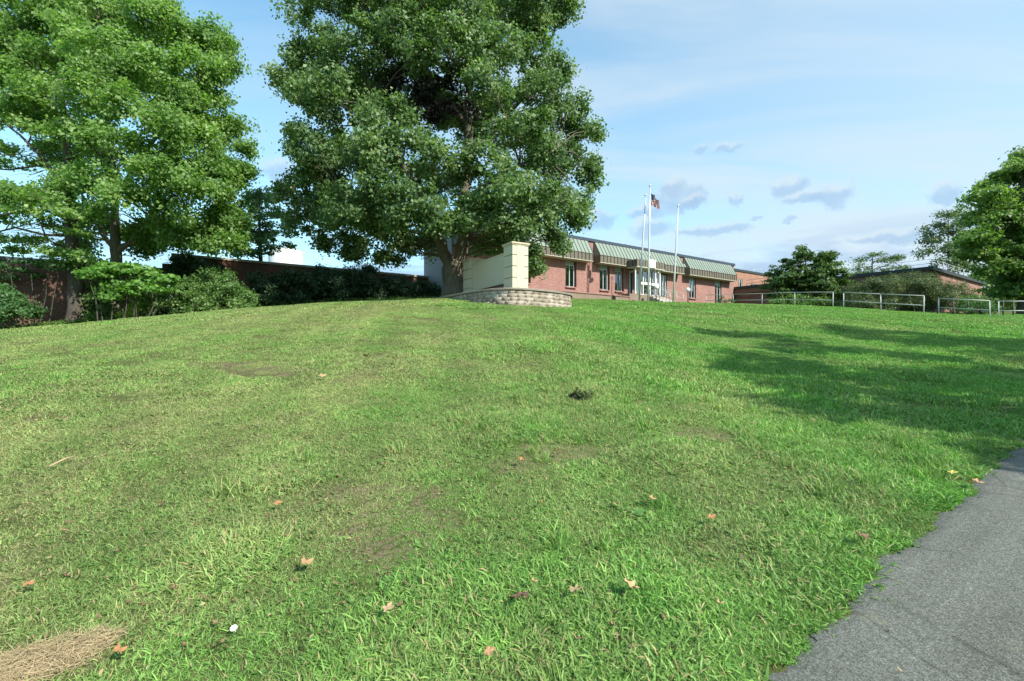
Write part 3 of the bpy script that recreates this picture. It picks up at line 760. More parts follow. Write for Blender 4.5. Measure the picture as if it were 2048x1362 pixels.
for a in (mm[1] + .25, mm[2] + .25): s = main.mb(); s.utube([(a, VV - .1, 5.3), (a, VV - .1, 6.1)], .02, 6); s.build('handle', M['alu'], vf)
for k, a in enumerate((vu0, vu1 - .08)):     # glazed side walls of the vestibule
    f = main.mb(); f.ubox(a, a + .08, VV + .06, VV + .14, 4.52, SO - .2); f.ubox(a, a + .08, VF + .02, VF + .1, 4.52, SO - .2); f.ubox(a, a + .08, VV + .14, VF + .02, SO - .36, SO - .2); f.ubox(a, a + .08, VV + .14, VF + .02, 4.52, 4.64)
    fr = f.to('vestibule_frame', M['white']); g = main.mb(); g.add([g.p(a + .04, VV + .1, 4.6), g.p(a + .04, VF + .05, 4.6), g.p(a + .04, VF + .05, SO - .3), g.p(a + .04, VV + .1, SO - .3)], [(0, 1, 2, 3)]); g.build('pane', M['glass'], fr)
# canopy with the blank white board on it
cu0, cu1, cv = U(1273.6, 28.0), U(1329, 28.0), 28.0
m_ = main.mb(); m_.ubox(cu0, cu1, cv, VF - .80, SO - .12, 7.56); s = m_; s.cur = 1
for i in range(11): a = cu0 + (cu1 - cu0) * i / 10; s.ubox(a - .02, a + .02, cv - .03, cv - .003, SO - .05, 7.52)
for i in range(3): a = cv + .1 + i * .4; s.ubox(cu0 - .03, cu0 - .003, a - .02, a + .02, SO - .05, 7.52)
can = s.to('canopy', [M['fascia'], M['fascia_seam']])
s = main.mb(); s.ubox(cu0 - .02, cu1 + .02, cv - .04, VF - .82, SO - .2, SO - .123); s.build('soffit', M['soffit'], can)
s = main.mb(); a0, a1 = U(1297.5, cv), U(1309.5, cv); s.ubox(a0, a1, cv - .12, cv - .04, 6.93, 7.66); sg = s.to('sign_board', M['white'])
for mu in (cu0 + .15, U(1286, cv), U(1316, cv), cu1 - .3): s = main.mb(); s.ubox(mu - .05, mu + .05, cv + .25, cv + .35, 4.5, SO - .203); s.to('canopy_post', M['white'])
# landing, steps and rails
LT = 4.5; VL = 28.2; TR = .35; NS = 6
m_ = main.mb(); m_.ubox(U(1259, VL), U(1332, VL), VL, VF - .003, GH - .8, LT); m_.to('landing', M['brownwall'])
m_ = main.mb(); su0, su1 = 34.7, 36.7
for i in range(NS): m_.ubox(su0, su1, VL - TR * (i + 1), VL - TR * i - .002, GH - 1, LT - .15 * (i + 1))
m_.to('steps', M['concrete'])
def rail(a, name='handrail'):
    m = main.mb(); z0, z1 = LT, LT - .15 * NS; v0, v1 = VL + .1, VL - TR * NS
    for o in (.95, .5): m.utube([(a, v0 + .8, z0 + o), (a, v0, z0 + o), (a, v1, z1 + o)], .025)
    for t in (0, .5, 1): m.utube([(a, v0 + (v1 - v0) * t, z0 + (z1 - z0) * t - .15), (a, v0 + (v1 - v0) * t, z0 + (z1 - z0) * t + .95)], .025)
    m.utube([(a, v0 + .8, z0), (a, v0 + .8, z0 + .95)], .025); m.to(name, M['galv'])
for a in (su0 + .05, (su0 + su1) / 2, su1 - .05): rail(a)
# (rail only on the stair side; the long front of the landing stays open)
# lightning cable along the roof edge
posts = [1120, 1167, 1209, 1251, 1290, 1330.5, 1357, 1380, 1407, 1426, 1447]
for p in posts: m_ = main.mb(); a = U(p, VF + .3); m_.utube([(a, VF + .3, ROOF + .2), (a, VF + .3, ROOF + .72)], .016, 5); m_.to('cable_post', M['galv'])
m_ = main.mb(); pts = []
for p0, p1 in zip(posts[:-1], posts[1:]):
    a, c = U(p0, VF + .3), U(p1, VF + .3)
    for t in (0, .25, .5, .75): pts.append((a + (c - a) * t, VF + .3, ROOF + .71 - .10 * 4 * t * (1 - t)))
m_.utube(pts, .008, 4); m_.to('roof_cable', M['galv'])
for gx in (g2b - .35,):
    m_ = main.mb(); m_.ubox(gx, gx + .22, VF - .3, VF - .003, 8.0, 8.2); m_.lathe([(.0, -.06), (.12, -.02), (.14, .1), (.06, .2), (0, .2)], m_.p(gx + .1, VF - .36, 7.85), 10); m_.to('floodlight', M['concrete'])

# low brown terrace wall in front of the facade
tw = Bld('terrace_wall', U(1100, 27.5), 27.5, 3.0, 'low brown concrete terrace wall below the brick facade, left of the entrance steps', 'wall')
m_ = tw.mb(); a, c = U(1030, 27.5), U(1258, 27.5); m_.ubox(a, c, 27.5, 27.8, 2.4, 4.06); m_.to('wall', M['brownwall'])
m_ = tw.mb(); m_.ubox(a, c + .03, 27.44, 27.86, 4.063, 4.14); m_.to('coping', M['brick'])
m_ = tw.mb(); m_.ubox(a, c, 27.86, VF - .01, 3.2, 4.0); m_.to('soil_fill', M['mulch'])
for p in (1232, 1270): m_ = tw.mb(); aa = U(p, 27.1); m_.ubox(aa - .07, aa + .07, 27.2, 27.34, 2.6, 3.98 if p < 1260 else 3.8); m_.to('post', M['darkmetal'])

# right wing set back behind the main block
wc = Bld('brick_wing', 54, 31.5, 3.6, 'orange brick wing with dark roof edge, set back past the right end of the mansards', 'building')
w1 = (U(1477, 31.5), U(1485, 31.5)); w2 = (U(1502, 31.5), U(1514, 31.5)); w3 = (U(1515.5, 31.5), U(1523, 31.5))
m_ = wc.mb(); wall_open(m_, UR + .01, 74, 2.6, 8.85, .3, [(*w1, 6.65, 8.0), (*w2, 6.55, 7.6), (*w3, 6.55, 7.6)], 'u', 31.5)
m_.ubox(73.7, 74, 31.8, 42, 2.6, 8.85); m_.to('wall', M['brick_wing'])
m_ = wc.mb(); m_.ubox(UR + .06, 74.1, 31.4, 42, 8.853, 9.12); m_.to('coping', M['dark_edge'])
m_ = wc.mb(); m_.ubox(UR + .3, 73.6, 31.9, 32.0, 2.6, 8.8); m_.to('interior_wall', M['interior'])
window(wc, w1[0] + .02, w1[1] - .02, 6.66, 7.98, 31.62, mull=(.35,), sill=False, fmat='white', blind='full')
window(wc, w2[0] + .02, w2[1] - .02, 6.56, 7.58, 31.62, mull=(.5,), sill=False, blind=False)
window(wc, w3[0] + .02, w3[1] - .02, 6.56, 7.58, 31.62, mull=(), sill=False, fmat='white', blind='full')
for p in (1470, 1494, 1513.5, 1530): m_ = wc.mb(); aa = U(p, 31.8); m_.utube([(aa, 31.8, 9.1), (aa, 31.8, 9.75)], .018, 5); m_.to('cable_post', M['galv'])
m_ = wc.mb()
m_.utube([(U(1470, 31.8), 31.8, 9.74), (U(1494, 31.8), 31.8, 9.68), (U(1530, 31.8), 31.8, 9.6)], .01, 4); m_.utube([(U(1502, 31.8), 31.8, 9.35), (U(1526, 31.8), 31.8, 9.85)], .03, 4)
m_.to('roof_cable', M['galv'])

# lower wing coming towards the camera: shaded left side, sunlit front
we = Bld('low_wing', 52, 12.8, 1.9, 'low flat roofed brick wing with dark eaves behind the shrubs at the right', 'building')
UE0, UE1, VE0, VE1, HE = 51.7, 68.2, 12.8, 31.3, 6.28
m_ = we.mb(); m_.ubox(UE0, UE1, VE0, VE1, .8, HE); m_.to('wall', M['brick'])
m_ = we.mb(); m_.ubox(UE0 - .12, UE0 - .003, VE0 + .4, VE1, 1.2, HE - .9); m_.ubox(UE0 - .4, UE0 - .003, VE0 + .0, VE1, HE - .5, HE - .003); m_.to('shade_panel', M['shadowbrown'])  # sheet over the brick side, its shade painted in as brown
m_ = we.mb(); m_.ubox(UE0 - .5, UE1 + .3, VE0 - .25, VE1, HE, HE + .28); m_.to('roof', M['dark_edge'])
pp = [(UE0 + .2, VE0 + i * 2.0) for i in range(0, 9)] + [(UE0 + .2 + i * 1.6, VE0) for i in range(1, 8)]
for a, b_ in pp: m_ = we.mb(); m_.utube([(a, b_, HE + .25), (a, b_, HE + 1.0)], .028, 5); m_.to('railing_post', M['galv'])
m_ = we.mb()
for hh in (.98, .62):
    m_.utube([(UE0 + .2, VE0 + 16, HE + hh), (UE0 + .2, VE0, HE + hh), (UE0 + 11.4, VE0, HE + hh)], .022, 5)
m_.to('roof_railing', M['galv'])

# shade-darkened brick buildings on the left
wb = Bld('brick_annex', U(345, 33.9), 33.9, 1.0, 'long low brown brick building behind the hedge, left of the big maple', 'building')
ub0 = U(345, 33.9); m_ = wb.mb(); m_.ubox(ub0, 19.3, 33.9, 46, -1.0, 5.18); m_.to('wall', M['brick_shade_dark'])
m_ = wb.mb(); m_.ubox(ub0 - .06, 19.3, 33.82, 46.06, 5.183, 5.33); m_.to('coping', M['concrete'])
m_ = wb.mb(); m_.ubox(ub0 - .5, ub0 - .003, 34.3, 34.9, 4.2, 4.75); m_.to('downpipe_head', M['brick_shade_dark'])
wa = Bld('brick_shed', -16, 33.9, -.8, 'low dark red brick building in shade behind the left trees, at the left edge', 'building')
ua1 = U(322, 33.9); m_ = wa.mb(); m_.ubox(-50, ua1, 33.9, 44, -5, 4.22); m_.to('wall', M['brick_shade_dark'])
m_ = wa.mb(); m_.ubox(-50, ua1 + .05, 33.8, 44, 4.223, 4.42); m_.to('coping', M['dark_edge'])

# white domed tank beyond the annex
r = ray(572, 500, 52); t = empty('storage_tank', (r.x, r.y, 5)); tag(t, 'white storage tank with shallow domed lid showing above the brick building', 'tank')
zt = EYE + (690 - 507) / F * 52
MB().lathe([(1.75, 0), (1.75, zt - 5 - .05)], k=40).build('tank_body', M['tank'], t)
MB().lathe([(1.78, zt - 5 - .05), (1.8, zt - 5 + .05), (1.5, zt - 5 + .32), (1.0, zt - 5 + .5), (.5, zt - 5 + .58), (0, zt - 5 + .6)], k=40).build('tank_lid', M['white'], t)

# ------------------------------------------------------------------ retaining planter of split-face block
def planter():
    ox, oy = 0.0, 21.5; zg = gz(0, 20)
    t = empty('stone_planter', (ox, oy, zg)); tag(t, 'curved tan block retaining wall with a capped top around the cream sign', 'planter')
    ctl = [(-6.4, 27.5), (-4.9, 25.6)] + PL[::-1] + [(2.75, 22.3), (2.8, 23.4), (2.3, 24.8), (1.0, 26.2)]
    P = [Vector((a, b, 0)) for a, b in ctl]; out = []
    for i in range(1, len(P) - 2):
        for k in range(12):
            tt = k / 12; p0, p1, p2, p3 = P[i - 1], P[i], P[i + 1], P[i + 2]
            out.append(.5 * ((2 * p1) + (p2 - p0) * tt + (2 * p0 - 5 * p1 + 4 * p2 - p3) * tt ** 2 + (3 * p1 - 3 * p2 + p3 - p0) * tt ** 3))
    L = [0]
    for a, b in zip(out[:-1], out[1:]): L.append(L[-1] + (b - a).length)
    def at(s):
        s = max(0, min(L[-1] - 1e-4, s)); i = int(np.searchsorted(L, s, side='right')) - 1; f = (s - L[i]) / (L[i + 1] - L[i])
        p = out[i].lerp(out[i + 1], f); d = (out[min(i + 2, len(out) - 1)] - out[max(i - 1, 0)]).normalized(); return p, Vector((d.y, -d.x, 0))
    top = 2.35 + EYE - .075; V_, Q, R = [], [], []
    g = np.random.default_rng(5)
    for c in range(8):
        z1 = top - c * .152; z0 = z1 - .149; s = -(c % 2) * .2 + .0
        while s < L[-1]:
            w = g.choice([.30, .40, .46, .36]); s0, s1 = max(0, s), min(L[-1], s + w - .005); s += w
            if s1 - s0 < .05: continue
            j = g.normal(0, .006); r = g.random(); n = len(V_)
            for (q_, zz, inn) in [(s0, z0, 0), ((s0 + s1) / 2, z0, 0), (s1, z0, 0), (s1, z1, 0), ((s0 + s1) / 2, z1, 0), (s0, z1, 0), ((s0 + s1) / 2, (z0 + z1) / 2, 2), (s0, z0, 1), (s1, z0, 1), (s1, z1, 1), (s0, z1, 1)]:
                p, nn = at(q_); off = .022 * 1 + j + (.006 + .008 * g.standard_normal() if inn == 2 else .003 * g.standard_normal() if inn == 0 else -.22)
                V_.append((p.x + nn.x * off - ox, p.y + nn.y * off - oy, zz - zg)); R.append(r)
            for f in [(0, 1, 6, 6), (1, 2, 6, 6), (2, 3, 6, 6), (3, 4, 6, 6), (4, 5, 6, 6), (5, 0, 6, 6)]: Q.append((n + f[0], n + f[1], n + 6))
            for f in [(0, 5, 10), (0, 10, 7), (2, 8, 9), (2, 9, 3), (5, 4, 3), (5, 3, 9), (5, 9, 10), (0, 7, 8), (0, 8, 2)]: Q.append(tuple(n + i for i in f))
    link('block_wall', np_mesh('block_wall', np.array(V_), np.array(Q), {'rnd': np.array(R)}), M['stone'], t)
    c = MB(); n = 90; vs = []
    prof = [(.085, 0), (.085, .062), (.07, .075), (-.22, .075), (-.22, 0)]
    for i in range(n + 1):
        p, nn = at(L[-1] * i / n)
        for o, z in prof: vs.append((p.x + nn.x * o - ox, p.y + nn.y * o - oy, top + .004 + z - zg))
    k = len(prof); c.add(vs, [(i * k + j, i * k + (j + 1) % k, (i + 1) * k + (j + 1) % k, (i + 1) * k + j) for i in range(n) for j in range(k)])
    c.build('cap_course', M['cap_stone'], t)
    # planting bed: gently domed dry mulch
    ring = [at(L[-1] * i / n)[0] + at(L[-1] * i / n)[1] * -.05 for i in range(n + 1)]
    cen = Vector((-1.0, 24.0, 0)); vs, fs = [], []
    for i, p in enumerate(ring):
        for m in range(9):
            f = m / 8; q_ = p.lerp(cen, f); zz = 2.34 + EYE + .30 * math.sin(min(1, f * 1.3) * PI / 2)
            vs.append((q_.x - ox, q_.y - oy, zz - zg + .02 * math.sin(q_.x * 5) * math.sin(q_.y * 4)))
    for i in range(n):
        for m in range(8): a = i * 9 + m; fs.append((a, a + 9, a + 10, a + 1))
    MB().add(vs, fs, True).build('planting_bed', M['mulch'], t)
planter()

# cream entrance sign wall with two pillars
def sign():
    base = Vector((.02, 20.1, 2.35 + EYE)); d = Vector((-.49, .87, 0)).normalized(); rz = math.atan2(d.y, d.x)
    t = empty('sign_wall', base, rz); tag(t, 'blank cream stucco sign wall between two banded pillars on the stone planter', 'sign wall')
    # local x runs away along the wall, local y to the left side (towards the left-hand viewer)
    H = 4.38 - 2.35; Wp = .78; Lw = 5.0
    def pillar(x0):
        m = MB(); m.box(x0 + .03, x0 + Wp - .03, -Wp + .03, -.03, -.6, H - .07); p = m.build('pillar', M['cream_groove'], t)
        b = MB(); z = -.1; hs = [.50, .465, .465, .50]; gapz = .035
        z = .06
        hs = [(H - .07 - .06 - 3 * gapz) / 4] * 4
        for h in hs:
            # left and right long faces: full bands; narrow faces: bands at the corners only
            b.box(x0, x0 + Wp, -.20, 0, z, z + h); b.box(x0, x0 + Wp, -Wp, -Wp + .20, z, z + h); z += h + gapz
        b.box(x0 + .005, x0 + Wp - .005, -Wp + .005, -.005, -.6, .055)
        b.build('banding', M['cream'], p)
        c = MB(); c.box(x0 - .018, x0 + Wp + .018, -Wp + .235, -.235, .10, H - .075); c.box(x0 - .010, x0 + Wp + .010, -Wp + .203, -.203, .06, H - .073)
        c.build('raised_panel', M['cream'], p)
        c = MB(); c.box(x0 - .06, x0 + Wp + .06, -Wp - .06, .06, H - .07, H); c.box(x0 - .03, x0 + Wp + .03, -Wp - .03, .03, H - .12, H - .073); c.build('cap', M['cream_cap'], p)
    pillar(0); pillar(Lw - .58)
    m = MB(); m.box(Wp + .002, Lw - .582, -.60, -.18, .38, H - .34); m.build('panel', M['cream'], t)
    m = MB(); m.box(Wp + .002, Lw - .582, -.52, -.26, -.3, .377); m.build('shadow_gap_base', M['shadowbrown'], t)  # dark recessed strip, coloured as the shadow gap below the panel
    m = MB(); m.box(Wp + .002, Lw - .582, -.62, -.16, H - .337, H - .29); m.build('coping', M['cream'], t)
sign()

# ------------------------------------------------------------------ flagpoles, flag
def flagpole(pxb, pyb, pxt, pyt, D, label):
    b = on(pxb, D); zt = EYE + (690 - pyt) / F * D; h = zt - b.z; xt = (pxt - 1024) / F * D - b.x
    t = empty('flagpole', b); tag(t, label, 'flagpole', 'flagpoles on the lawn before the entrance')
    m = MB(); m.tube([(0, 0, -.3), (xt * .35, 0, h * .35), (xt * .7, 0, h * .7), (xt, 0, h)], [.075, .070, .055, .035], 14); m.build('pole', M['pole'], t)
    m = MB(); m.lathe([(0, 0), (.05, .01), (.05, .06), (.02, .07), (.03, .1), (.07, .15), (.085, .2), (.07, .25), (0, .285)], (xt, 0, h), 14); m.build('finial', M['alu'], t)
    m = MB(); m.lathe([(.0, .12), (.1, .11), (.13, .04), (.14, -.1)], (0, 0, 0), 14); m.build('base_collar', M['alu'], t)
    m = MB(); m.tube([(.07, -.05, 1.1), (xt * .5 + .07, -.05, h * .5), (xt + .05, -.04, h - .05)], .008, 4); m.build('halyard', M['white'], t)
    return t, h, xt
flagpole(1278, 605, 1291, 395, 37.5, 'left bare flagpole, short and leaning slightly right, beside the flag bearing pole')
fp = flagpole(1296, 606, 1300, 376, 37.0, 'tallest flagpole, carrying the drooping flag')
flagpole(1346, 604, 1356, 416, 38.5, 'right bare flagpole standing apart in front of the steps')
def flagmat():
    m, q, bs, out = new_mat('flag_cloth')
    a = q.n('ShaderNodeAttribute', attribute_name='fu').outputs['Fac']; b = q.n('ShaderNodeAttribute', attribute_name='fv').outputs['Fac']
    st = q.math('GREATER_THAN', q.math('MODULO', q.math('MULTIPLY', b, 6.5), 1.0), .5)
    c = q.mix(st, (.42, .03, .045), (.78, .76, .74))
    can = q.math('MULTIPLY', q.math('LESS_THAN', a, .4), q.math('LESS_THAN', b, 7 / 13))
    su, sv = q.math('MULTIPLY', a, 11 / .4), q.math('MULTIPLY', b, 9 * 13 / 7)
    fu, fv = q.math('SUBTRACT', q.math('MODULO', su, 1.0), .5), q.math('SUBTRACT', q.math('MODULO', sv, 1.0), .5)
    rr = q.math('ADD', q.math('MULTIPLY', fu, fu), q.math('MULTIPLY', fv, fv))
    par = q.math('LESS_THAN', q.math('MODULO', q.math('ADD', q.math('FLOOR', su), q.math('FLOOR', sv)), 2.0), .5)
    star = q.math('MULTIPLY', q.math('LESS_THAN', rr, .09), par)
    c = q.mix(can, c, q.mix(star, (.03, .04, .13), (.8, .8, .8)))
    q.put(bs.inputs['Base Color'], c); bs.inputs['Roughness'].default_value = .8; return m
def flag():
    D = 37.0; p = ray(1300.8, 384, D); n1, n2 = 50, 30; V_, fu, fv = [], [], []
    for i in range(n1 + 1):
        s = i / n1
        for j in range(n2 + 1):
            w = j / n2
            x = .60 * s + .10 * s * math.sin(w * 4) + .05 + .10 * w * s
            y = .16 * math.sin(s * 13 + w * 3.0) * (.25 + s) + .05 * math.sin(s * 27 - w * 5)
            z = -w * (1.02 - .45 * s) - .80 * s ** 1.15 - .05 * math.sin(s * 9 + w * 2)
            V_.append((x, y, z)); fu.append(s); fv.append(w)
    Q = [(i * (n2 + 1) + j, (i + 1) * (n2 + 1) + j, (i + 1) * (n2 + 1) + j + 1, i * (n2 + 1) + j + 1) for i in range(n1) for j in range(n2)]
    me = np_mesh('flag', np.array(V_), np.array(Q), {'fu': np.array(fu), 'fv': np.array(fv)}, smooth=True)
    o = link('flag', me, flagmat()); o.location = p
    tag(o, 'striped red and white flag with starred blue corner hanging limp on the tallest pole', 'flag')
flag()

# ------------------------------------------------------------------ globe lamps by the steps
def lamp(px, D, hgt, label):
    b = on(px, D); t = empty('globe_lamp', b); tag(t, label, 'lamp', 'globe lamps beside the entrance steps')
    MB().tube([(0, 0, -.1), (0, 0, hgt)], .045, 10).lathe([(.12, 0), (.12, .05), (.05, .07)], k=10).build('post', M['darkmetal'], t)
    MB().lathe([(0, 0), (.08, .01), (.16, .07), (.2, .16), (.2, .22), (.16, .32), (.08, .38), (0, .4)], (0, 0, hgt), 16).build('globe', M['globe'], t)
lamp(1312.5, 41.5, 1.25, 'white globe lamp left of the steps, near the entrance doors')
lamp(1376, 43.2, 1.2, 'white globe lamp on a dark post right of the steps, before the brick wall')

# ------------------------------------------------------------------ pipe railings
def railing(pts, label, low=.45, top=.95, group='pipe railings across the lawn', mat='galv', rad=.026):
    """pts: list of (px, D) of the posts"""
    P = [on(px, D) for px, D in pts]; t = empty('pipe_railing', P[0]); tag(t, label, 'railing', group)
    for i, p in enumerate(P):
        q_ = p - P[0]
        lean = .10 * math.sin(i * 2.1 + len(pts))
        MB().tube([q_ + Vector((0, 0, -.3)), q_ + Vector((lean * .3, 0, top))], rad, 8).build('post', M[mat], t)
    for hh in (top, low):
        m = MB()
        for i, (a, b) in enumerate(zip(P[:-1], P[1:])):
            la, lb = .10 * math.sin(i * 2.1 + len(pts)) * .3, .10 * math.sin((i + 1) * 2.1 + len(pts)) * .3
            m.tube([a - P[0] + Vector((la * hh, 0, hh)), b - P[0] + Vector((lb * hh, 0, hh))], rad * .9, 8)
        m.build('rail', M[mat], t)
    return t
railing([(1413, 43.0), (1466, 40), (1524, 36.5), (1590, 33), (1665.5, 29.2)], 'long grey pipe railing with five posts in front of the brick wing and small tree')
railing([(1687, 28.2), (1762, 26.2), (1847, 24.4)], 'short grey pipe railing with three posts, before the broad dark yew')
railing([(1877, 26.6), (1980, 25.2)], 'two post grey pipe railing near the right edge, before the black posts')
railing([(1997, 26.6), (2075, 26.2), (2150, 26)], 'grey pipe railing running out of the picture at the right edge', low=.42)
for i, (px, D, l) in enumerate([(1875, 29.0, 'black fence post behind the left post of the right railing'), (1906, 30, 'black fence post, second from the left behind the right railing'),
                                (1936, 30, 'black fence post, third from the left behind the right railing'), (1960, 30, 'black fence post near the fir, behind the right railing'),
                                (2006, 30, 'black fence post beside the pale path'), (2026, 29, 'black fence post nearest the large right tree')]):
    b = on(px, D); t = empty('fence_post', b); tag(t, l, 'post', 'black posts of the old fence')
    MB().tube([(0, 0, -.2), (.02, 0, 1.0)], .035, 8).build('post', M['darkmetal'], t)
    MB().lathe([(.05, 1.0), (.055, 1.03), (0, 1.07)], (.02, 0, 0), 8).build('cap', M['darkmetal'], t)
def path():
    vs = []; n = 24
    for i in range(n + 1):
        f = i / n; px = 2006 + 160 * f
        for D in (26.2 + .8 * (1 - f), 28.5 + 2 * f): p = on(px, D, .02); vs.append(p)
    fs = [(2 * i, 2 * i + 2, 2 * i + 3, 2 * i + 1) for i in range(n)]
    tag(MB().add(vs, fs).build('path', M['concrete']), kind='structure')
path()
# ------------------------------------------------------------------ trees and shrubs
def leaves(cent, norm, n_each, spread, size, g, flat=.55, up=.55, elong=1.25, droop=0.0):
    """clusters of folded leaves: cent (K,3), norm (K,3); returns verts, faces(quads), rnd"""
    K = len(cent); N = K * n_each
    c = np.repeat(cent, n_each, 0); o = np.repeat(norm, n_each, 0)
    off = g.standard_normal((N, 3)) * np.array([spread, spread, spread * flat])
    off = off * (0.6 + .4 * np.repeat(g.random(K), n_each)[:, None])
    p = c + off
    if droop: p[:, 2] -= droop * (off[:, 0] ** 2 + off[:, 1] ** 2)
    nrm = o * .62 + np.array([0, 0, up * .62]) + g.standard_normal((N, 3)) * .46
    nrm /= np.linalg.norm(nrm, axis=1)[:, None]
    a = g.standard_normal((N, 3)); a -= nrm * (a * nrm).sum(1)[:, None]; a /= np.linalg.norm(a, axis=1)[:, None]
    a[:, 2] -= .25; a /= np.linalg.norm(a, axis=1)[:, None]
    b = np.cross(nrm, a); b /= np.linalg.norm(b, axis=1)[:, None]
    s = (size * (.55 + .75 * g.random(N)))[:, None]
    A = a * s * elong / 2; B = b * s / 2; fold = nrm * s * .16
    V_ = np.stack([p - A, p + B + fold - A * .15, p + A, p - B + fold - A * .15], 1)
    Q = np.arange(N * 4).reshape(N, 4)
    rk = np.repeat(g.random(K), n_each)
    r = np.clip(.18 + .55 * g.random(N) + .30 * (rk - .5) + .08, 0, 1)
    return V_.reshape(-1, 3), Q, np.repeat(r, 4)
def bough_points(c, R, n, g, zs=.72, zmin=-.45, shell=.72, inner=.12):
    d = g.standard_normal((n * 3, 3)); d /= np.linalg.norm(d, axis=1)[:, None]; d = d[d[:, 2] > zmin][:n]
    rr = shell + (1.04 - shell) * g.random(len(d)); k = g.random(len(d)) < inner; rr[k] *= .3 + .6 * g.random(k.sum())
    rr *= 1 + .22 * np.sin(d[:, 0] * 5 + c[0]) * np.sin(d[:, 1] * 4 + c[2]) + .10 * np.sin(d[:, 2] * 9 + c[1])
    return np.array(c) + d * rr[:, None] * np.array([R, R, R * zs]), d
def grow(name, base, label, cat, blobs, limbs, mat, bark, leaf=.13, dens=1.0, n_each=60, spread=.34, trunk_k=14, group=None, seed=1,
         twig=.5, crown='crown', zs=.72, zmin=-.45, up=.55, flat=.55, root=None, extra=None, barepts=None, per=4.2, elong=1.25, inner=.12):
    """blobs: (Vector centre, radius); limbs: list of polylines [(Vector, radius)...] in world space"""
    g = np.random.default_rng(seed); t = empty(name, base); tag(t, label, cat, group); B = np.array(base)
    cents, norms = [], []; skel = []
    tr = MB(); br = MB()
    for i, L in enumerate(limbs):
        pts = [Vector(p) - Vector(base) for p, _ in L]; rad = [r for _, r in L]
        # smooth and roughen the limb a little
        P2, R2 = [], []
        for k in range(len(pts) - 1):
            for s in (0, .33, .66):
                q_ = pts[k].lerp(pts[k + 1], s); j = rad[k] * (.06 if i == 0 else .15); P2.append(q_ + Vector((g.normal(0, j), g.normal(0, j), 0)) * (0 if (k == 0 and s == 0) else 1)); R2.append((rad[k] + (rad[k + 1] - rad[k]) * s) * (1 + .07 * math.sin(k * 3 + s * 9)))
        P2.append(pts[-1]); R2.append(rad[-1]); (tr if i == 0 else br).tube(P2, R2, trunk_k if i < 4 else 8)
        skel += [(p, r) for p, r in zip(P2, R2)][2:]
    sk = np.array([list(p) for p, _ in skel])
    for c, R in blobs:
        lc = Vector(c) - Vector(base); n = max(4, int(dens * per * R * R)); P, d = bough_points(lc, R, n, g, zs, zmin, inner=inner)
        cents.append(P); norms.append(d)
        # branch to the bough, twigs to its clusters
        w = ((sk - np.array(lc)) ** 2).sum(1) + 6 * np.maximum(0, sk[:, 2] - lc.z); j = int(np.argmin(w)); a = Vector(sk[j]); r0 = min(skel[j][1] * .6, .035 + .02 * R * twig * 2)
        mid = a.lerp(lc, .5) + Vector((0, 0, .12 * (lc - a).length)) + Vector(g.normal(0, .08, 3)); inn = lc + Vector((0, 0, -R * zs * .2))
        if (lc - a).length > .2: br.tube([a, mid, inn], [r0, r0 * .7, r0 * .45], 6, False)
        for q_ in P[::3 if twig > .3 else 6]:
            q_ = Vector(q_); m2 = inn.lerp(q_, .55) + Vector(g.normal(0, .06, 3)); br.tube([inn, m2, q_], [r0 * .35, .012, .006], 3, False)
    if barepts:
        for L in barepts: br.tube([Vector(p) - Vector(base) for p, _ in L], [r for _, r in L], 5, False)
    if tr.v: tr.build('trunk', bark, t)
    if br.v: br.build('branches' if limbs else 'stems', bark, t)
    cents = np.concatenate(cents); norms = np.concatenate(norms)
    V_, Q, R_ = leaves(cents, norms, n_each, spread, leaf, g, flat, up, elong)
    V_[:, 2] = np.maximum(V_[:, 2], (ground(V_[:, 0] + B[0], V_[:, 1] + B[1]) if len(V_) < 60000 else -2.0) - B[2] + .02)
    link(crown, np_mesh(crown, V_, Q, {'rnd': R_}), mat, t)
    return t, len(Q)
M['leaf_maple'] = leafmat('maple_leaves', (.055, .115, .042), (.165, .265, .10), (.36, .44, .24), .36)
M['leaf_bright'] = leafmat('bright_leaves', (.085, .175, .045), (.24, .38, .115), (.42, .53, .23), .48)
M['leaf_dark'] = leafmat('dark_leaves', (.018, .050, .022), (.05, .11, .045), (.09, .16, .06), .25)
M['leaf_teal'] = leafmat('bluish_leaves', (.045, .12, .04), (.11, .22, .08), (.17, .30, .12), .38)
M['leaf_sapling'] = leafmat('sapling_leaves', (.08, .19, .035), (.17, .33, .07), (.28, .46, .14), .42)
M['leaf_shrub'] = leafmat('shrub_leaves', (.06, .14, .04), (.17, .29, .08), (.32, .41, .16), .35)
M['leaf_yellow'] = leafmat('yellow_green_leaves', (.15, .25, .03), (.32, .45, .06), (.48, .55, .12), .4)
M['leaf_olive'] = leafmat('olive_leaves', (.065, .14, .035), (.19, .31, .075), (.36, .40, .12), .42)
M['leaf_wisp'] = leafmat('wispy_leaves', (.07, .12, .06), (.15, .22, .10), (.24, .30, .14), .35)
M['leaf_yew'] = leafmat('yew_leaves', (.05, .09, .03), (.125, .175, .065), (.25, .21, .10), .22)
M['leaf_crown_shade'] = leafmat('crown_shade_leaves', (.010, .008, .009), (.03, .020, .022), (.045, .035, .03), .10)  # near-black tone painting the shade inside the big crown
NL = 0
gR = np.random.default_rng(11)
